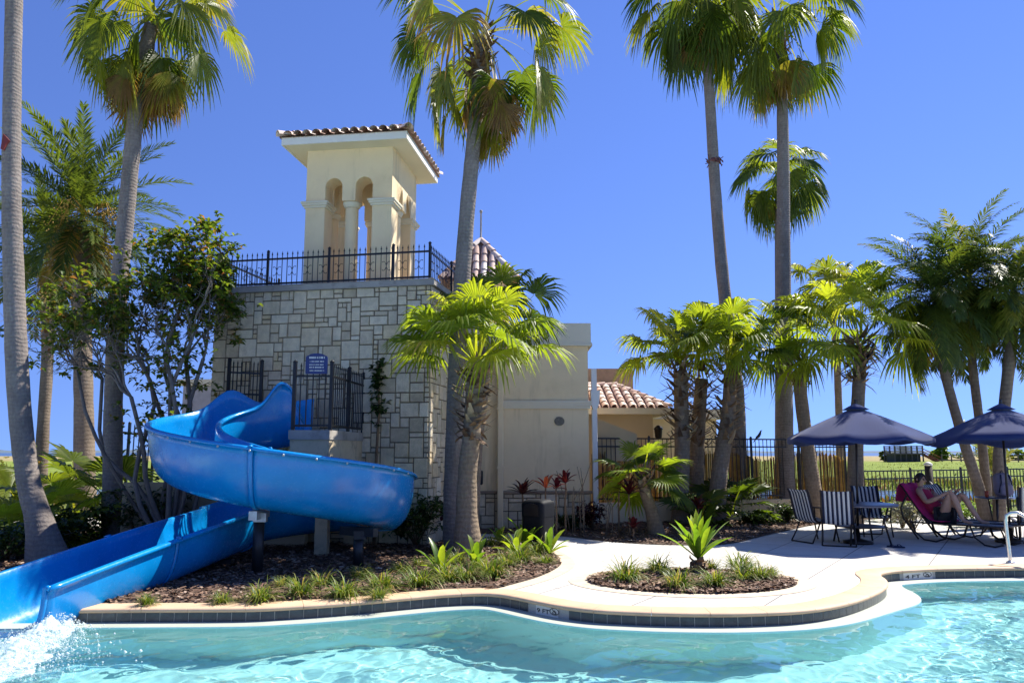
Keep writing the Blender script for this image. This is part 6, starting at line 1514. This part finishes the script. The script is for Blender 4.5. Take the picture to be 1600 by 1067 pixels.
# a red rose like bloom stalk and two more slim stems that lean out to the right
# ------------------------------------------------------------------ fence far left, bank vegetation, far trees
p_, q_ = at(196, 760, 17.0), at(236, 760, 17.2)
spear_fence('garden_fence', 'piece of black fence on a low tan wall behind the left palm trunks', [((p_.x, p_.y), (q_.x, q_.y))], .85, at(200, 662, 17).z, .1, [(p_.x, p_.y), (q_.x, q_.y)], rails=(.06, .85), bar=.02)
MB().box(p_.x - .4, q_.x + .5, 17.0, 17.3, 0, .86).build('garden_wall', MATS['tan_wall']); tag(bpy.data.objects['garden_wall'], 'low tan wall under the fence piece behind the left trunks', 'wall')
mb = MB(); rs = np.random.default_rng(12)
def reeds(n, x0, x1, y0, y1, hmin, hmax):
    X = rs.uniform(x0, x1, n); Y = rs.uniform(y0, y1, n); Z = hgt(X, Y); k = Z > -1.3; X, Y, Z = X[k], Y[k], Z[k]; n = len(X)
    H = rs.uniform(hmin, hmax, n); W = rs.uniform(.03, .09, n); a = rs.uniform(0, PI, n); lx = rs.normal(0, .3, n) * H
    V = np.zeros((n, 4, 3)); c, s_ = np.cos(a) * W, np.sin(a) * W
    V[:, 0] = np.stack([X - c, Y - s_, Z - .05], 1); V[:, 1] = np.stack([X + c, Y + s_, Z - .05], 1); V[:, 2] = np.stack([X + c * .2 + lx, Y + s_ * .2, Z + H], 1); V[:, 3] = np.stack([X - c * .2 + lx, Y - s_ * .2, Z + H], 1)
    mb.add(V.reshape(-1, 3), np.arange(4 * n).reshape(n, 4).tolist(), np.repeat(rs.uniform(0, 1, n), 4))
reeds(9000, 5, 50, 25, 42, .06, .26); reeds(5000, 10, 70, 57.5, 66, .15, .5); reeds(3000, -45, -8, 22, 42, .15, .6); reeds(4000, 15, 130, 66, 160, .08, .25)
tag(mb.build('bank_reeds', leafmat('reed_leaf', [(0, (.05, .075, .015)), (.5, (.11, .15, .03)), (.75, (.20, .19, .06)), (.92, (.22, .12, .06)), (1, (.16, .07, .04))], .7, .3, 1.6)), 'tufts of marsh grass on the river banks', 'reeds', kind='stuff')
def far_bush(label, px, Y, wpx, hpx, seed, m=m_mid, ybase=722):
    c = at(px, ybase, Y); c.z = float(hgt(np.array([c.x]), np.array([Y]))[0]); r_ = wpx / 2 / FPX * Y; h_ = hpx / FPX * Y
    rs_ = np.random.default_rng(seed); C = []
    root = thing('marsh_tree', c, label, 'tree', 'trees on the marsh'); mb = MB()
    for i in range(7): mb.tube([c, c + Vector((rs_.normal() * r_ * .4, rs_.normal() * r_ * .3, h_ * .6))], [.12, .05], 5)
    mb.build('trunk', m_boot, root)
    for i in range(46):
        v = rs_.normal(0, 1, 3); v /= np.linalg.norm(v); C.append(np.array(c) + np.array([v[0] * r_, v[1] * r_ * .7, h_ * .55 + v[2] * h_ * .42]) * np.array([rs_.uniform(.6, 1)] * 2 + [1]) if False else np.array([c.x + v[0] * r_ * rs_.uniform(.4, 1), c.y + v[1] * r_ * .7, c.z + h_ * .52 + v[2] * h_ * .42]))
    mb = MB(); leaves(mb, rs_, np.array(C), 1500, h_ * .22, h_ * .07, (.1, .85)); mb.build('crown', m, root)
far_bush('rounded marsh tree left of the viewing deck', 1386, 190, 26, 17, 501); far_bush('low tree right behind the viewing deck stairs', 1462, 200, 22, 16, 502, m_lance); far_bush('taller tree right of the viewing deck stairs', 1474, 195, 20, 23, 503, m_lance)
far_bush('pale low marsh bush between the boardwalk and lake', 1500, 260, 28, 9, 504, m_lance, 718); far_bush('low marsh bush at the right edge of the view', 1592, 230, 30, 16, 505, m_lance, 720); far_bush('low marsh bush just left of the second umbrella pole', 1540, 250, 26, 10, 506, m_lance, 719)
# ------------------------------------------------------------------ depth markers with black lettering
def text_mesh(body, size):
    cu = bpy.data.curves.new('t', 'FONT'); cu.body = body; cu.size = size; cu.align_x = 'LEFT'; cu.offset = size * .012
    o = bpy.data.objects.new('t', cu); COL.objects.link(o); dg = bpy.context.evaluated_depsgraph_get(); me = bpy.data.meshes.new_from_object(o.evaluated_get(dg))
    V = np.array([v.co[:] for v in me.vertices]); F = [tuple(p.vertices) for p in me.polygons]; bpy.data.objects.remove(o); bpy.data.curves.remove(cu); return V, F
m_marker = mat('white_tile', (.66, .63, .55), .4, .08, 9, 60, .1, .002); m_ink = mat('black_ink', (.01, .01, .01), .5)
for (a, b), body, lb in zip(MARK, ('9 FT', '4 FT'), ('white depth tiles reading 9 FT on the curved pool edge', 'white depth tiles reading 4 FT on the straight pool edge')):
    L = b - a; z0, z1 = -.19, -.036
    def on(u, v, d):                       # u along 0..L, v up, d in front of the tile face
        s_ = a + u; p0 = sample(TF, np.array([s_]))[0]; t_ = sample(EDGE, np.array([s_ + .02]))[0] - sample(EDGE, np.array([s_ - .02]))[0]; t_ /= np.linalg.norm(t_); n_ = np.array([t_[1], -t_[0]])
        q = p0 + n_ * d; return (q[0], q[1], z0 + v)
    root = thing('depth_marker', on(L / 2, 0, 0), lb, 'pool marker', 'depth markers on the pool edge')
    us = np.linspace(0.003, L - .003, 9); MB().grid(np.array([[on(u, 0, .002), on(u, z1 - z0, .002)] for u in us]), .5, False).build('tile', m_marker, root)
    H = .105; V, F = text_mesh(body, H); w_ = V[:, 0].max() - V[:, 0].min(); k = min(1.4, L * .55 / w_)
    W = np.array([on(L * .07 + (v[0] - V[:, 0].min()) * k, (.085 if H else 0) - .005 + v[1] * .62, .006) for v in V]); MB().add(W, F).build('lettering', m_ink, root)
    c0 = L * .83; ring_ = []
    def cp_(an, r_): return on(c0 + r_ * math.cos(an) * 1.15, .118 + r_ * .62 * math.sin(an), .006)
    qs = np.linspace(0, 2 * PI, 25); mb = MB().grid(np.array([[cp_(q, .052), cp_(q, .061)] for q in qs]), .5, False)
    for (u0, v0, u1, v1) in ((-.04, .03, .04, -.03), (-.03, -.012, .01, .012), (.005, .01, .03, -.014), (-.035, -.022, .03, -.026)):
        d = np.array([u1 - u0, v1 - v0]); nn = np.array([-d[1], d[0]]) / np.linalg.norm(d) * .004
        mb.add([on(c0 + u0 + nn[0], .118 + v0 + nn[1], .0065), on(c0 + u1 + nn[0], .118 + v1 + nn[1], .0065), on(c0 + u1 - nn[0], .118 + v1 - nn[1], .0065), on(c0 + u0 - nn[0], .118 + v0 - nn[1], .0065)], [(0, 1, 2, 3)])
    mb.build('no_diving_symbol', m_ink, root)
# ------------------------------------------------------------------ splash where the chute meets the water
rs = np.random.default_rng(66); mb = MB(); n = 3400
o = gr(105, 972, ZW); e = gr(-25, 1050, ZW); ax = np.array((e - o)[:2]); sdv = np.array([-ax[1], ax[0]]) / np.linalg.norm(ax)
u = rs.beta(1.1, 1.3, n) * 1.25 - .05; wid = .10 + .34 * np.clip(u, 0, 1.2); v = rs.normal(0, 1, n) * wid
P = np.array([o.x, o.y]) + u[:, None] * ax + v[:, None] * sdv
hh_ = np.exp(-(v / wid) ** 2) * (.20 * np.exp(-((u - .16) / .2) ** 2) + .10 * np.exp(-((u - .6) / .35) ** 2)) * rs.uniform(0, 1, n) ** .8 + rs.exponential(.006, n)
rad_ = rs.uniform(.003, .009, n) * (1 + 1.2 * (rs.random(n) < .08)); oc = np.array([(1, 0, 0), (-1, 0, 0), (0, 1, 0), (0, -1, 0), (0, 0, 1), (0, 0, -1)], float)
V = np.concatenate([P, (ZW + .006 + hh_)[:, None]], 1)[:, None] + oc[None] * rad_[:, None, None] * rs.uniform(.7, 1.4, (n, 6, 1))
F8 = np.array([(0, 2, 4), (2, 1, 4), (1, 3, 4), (3, 0, 4), (2, 0, 5), (1, 2, 5), (3, 1, 5), (0, 3, 5)]); mb.add(V.reshape(-1, 3), (F8[None] + (np.arange(n) * 6)[:, None, None]).reshape(-1, 3).tolist(), .5, True)
# churned foam mounds under the droplets
gu, gv = np.meshgrid(np.linspace(-.05, 1.3, 220), np.linspace(-1, 1, 120), indexing='ij'); wd_ = .14 + .46 * np.clip(gu, 0, 1.3); vv = gv * wd_
def vnoise(x, y, seed):
    rn = np.random.default_rng(seed); T_ = rn.random((64, 64)); xi, yi = np.floor(x).astype(int), np.floor(y).astype(int); fx, fy = x - xi, y - yi; fx = fx * fx * (3 - 2 * fx); fy = fy * fy * (3 - 2 * fy)
    g_ = lambda i, j: T_[i % 64, j % 64]
    return (g_(xi, yi) * (1 - fx) + g_(xi + 1, yi) * fx) * (1 - fy) + (g_(xi, yi + 1) * (1 - fx) + g_(xi + 1, yi + 1) * fx) * fy
AL = float(np.linalg.norm(ax)); wx, wy = gu * AL, vv
fb = sum(vnoise(wx * f_ + 31, wy * f_ + 17, 80 + k_) * a_ for k_, (f_, a_) in enumerate(((7, .5), (15, .28), (32, .15), (64, .07))))
env = np.exp(-(gv * 1.55) ** 2) * (.15 * np.exp(-((gu - .17) / .2) ** 2) + .09 * np.exp(-((gu - .62) / .42) ** 2))
Hh = env * np.clip(fb * 1.9 - .32, 0, 2) + .03 * (fb - .5) - .035 * np.abs(gv) ** 3 - .03 * np.clip(gu - .8, 0, 1) - .002
G = np.zeros(gu.shape + (3,)); G[..., 0] = o.x + gu * ax[0] + vv * sdv[0]; G[..., 1] = o.y + gu * ax[1] + vv * sdv[1]; G[..., 2] = ZW + Hh
mb.grid(G, .5, True)
m, t, out = nodes_of('foam'); b = N(t, 'ShaderNodeBsdfPrincipled'); b.inputs['Base Color'].default_value = (.80, .86, .87, 1); b.inputs['Roughness'].default_value = .35
tr = N(t, 'ShaderNodeBsdfTranslucent'); tr.inputs[0].default_value = (.8, .9, .9, 1); ms_ = N(t, 'ShaderNodeMixShader'); ms_.inputs[0].default_value = .4; t.links.new(b.outputs[0], ms_.inputs[1]); t.links.new(tr.outputs[0], ms_.inputs[2])
tp_ = N(t, 'ShaderNodeBsdfTransparent'); m3 = N(t, 'ShaderNodeMixShader'); f = ramp(t, noise(t, 11, 6, .8), [(.36, (.0,) * 3), (.56, (1,) * 3)]); t.links.new(f, m3.inputs[0]); t.links.new(tp_.outputs[0], m3.inputs[1]); t.links.new(ms_.outputs[0], m3.inputs[2]); t.links.new(m3.outputs[0], out.inputs[0])
tag(mb.build('water_splash', m), 'white splash of foam and droplets where the slide enters the pool', 'splash', kind='stuff')
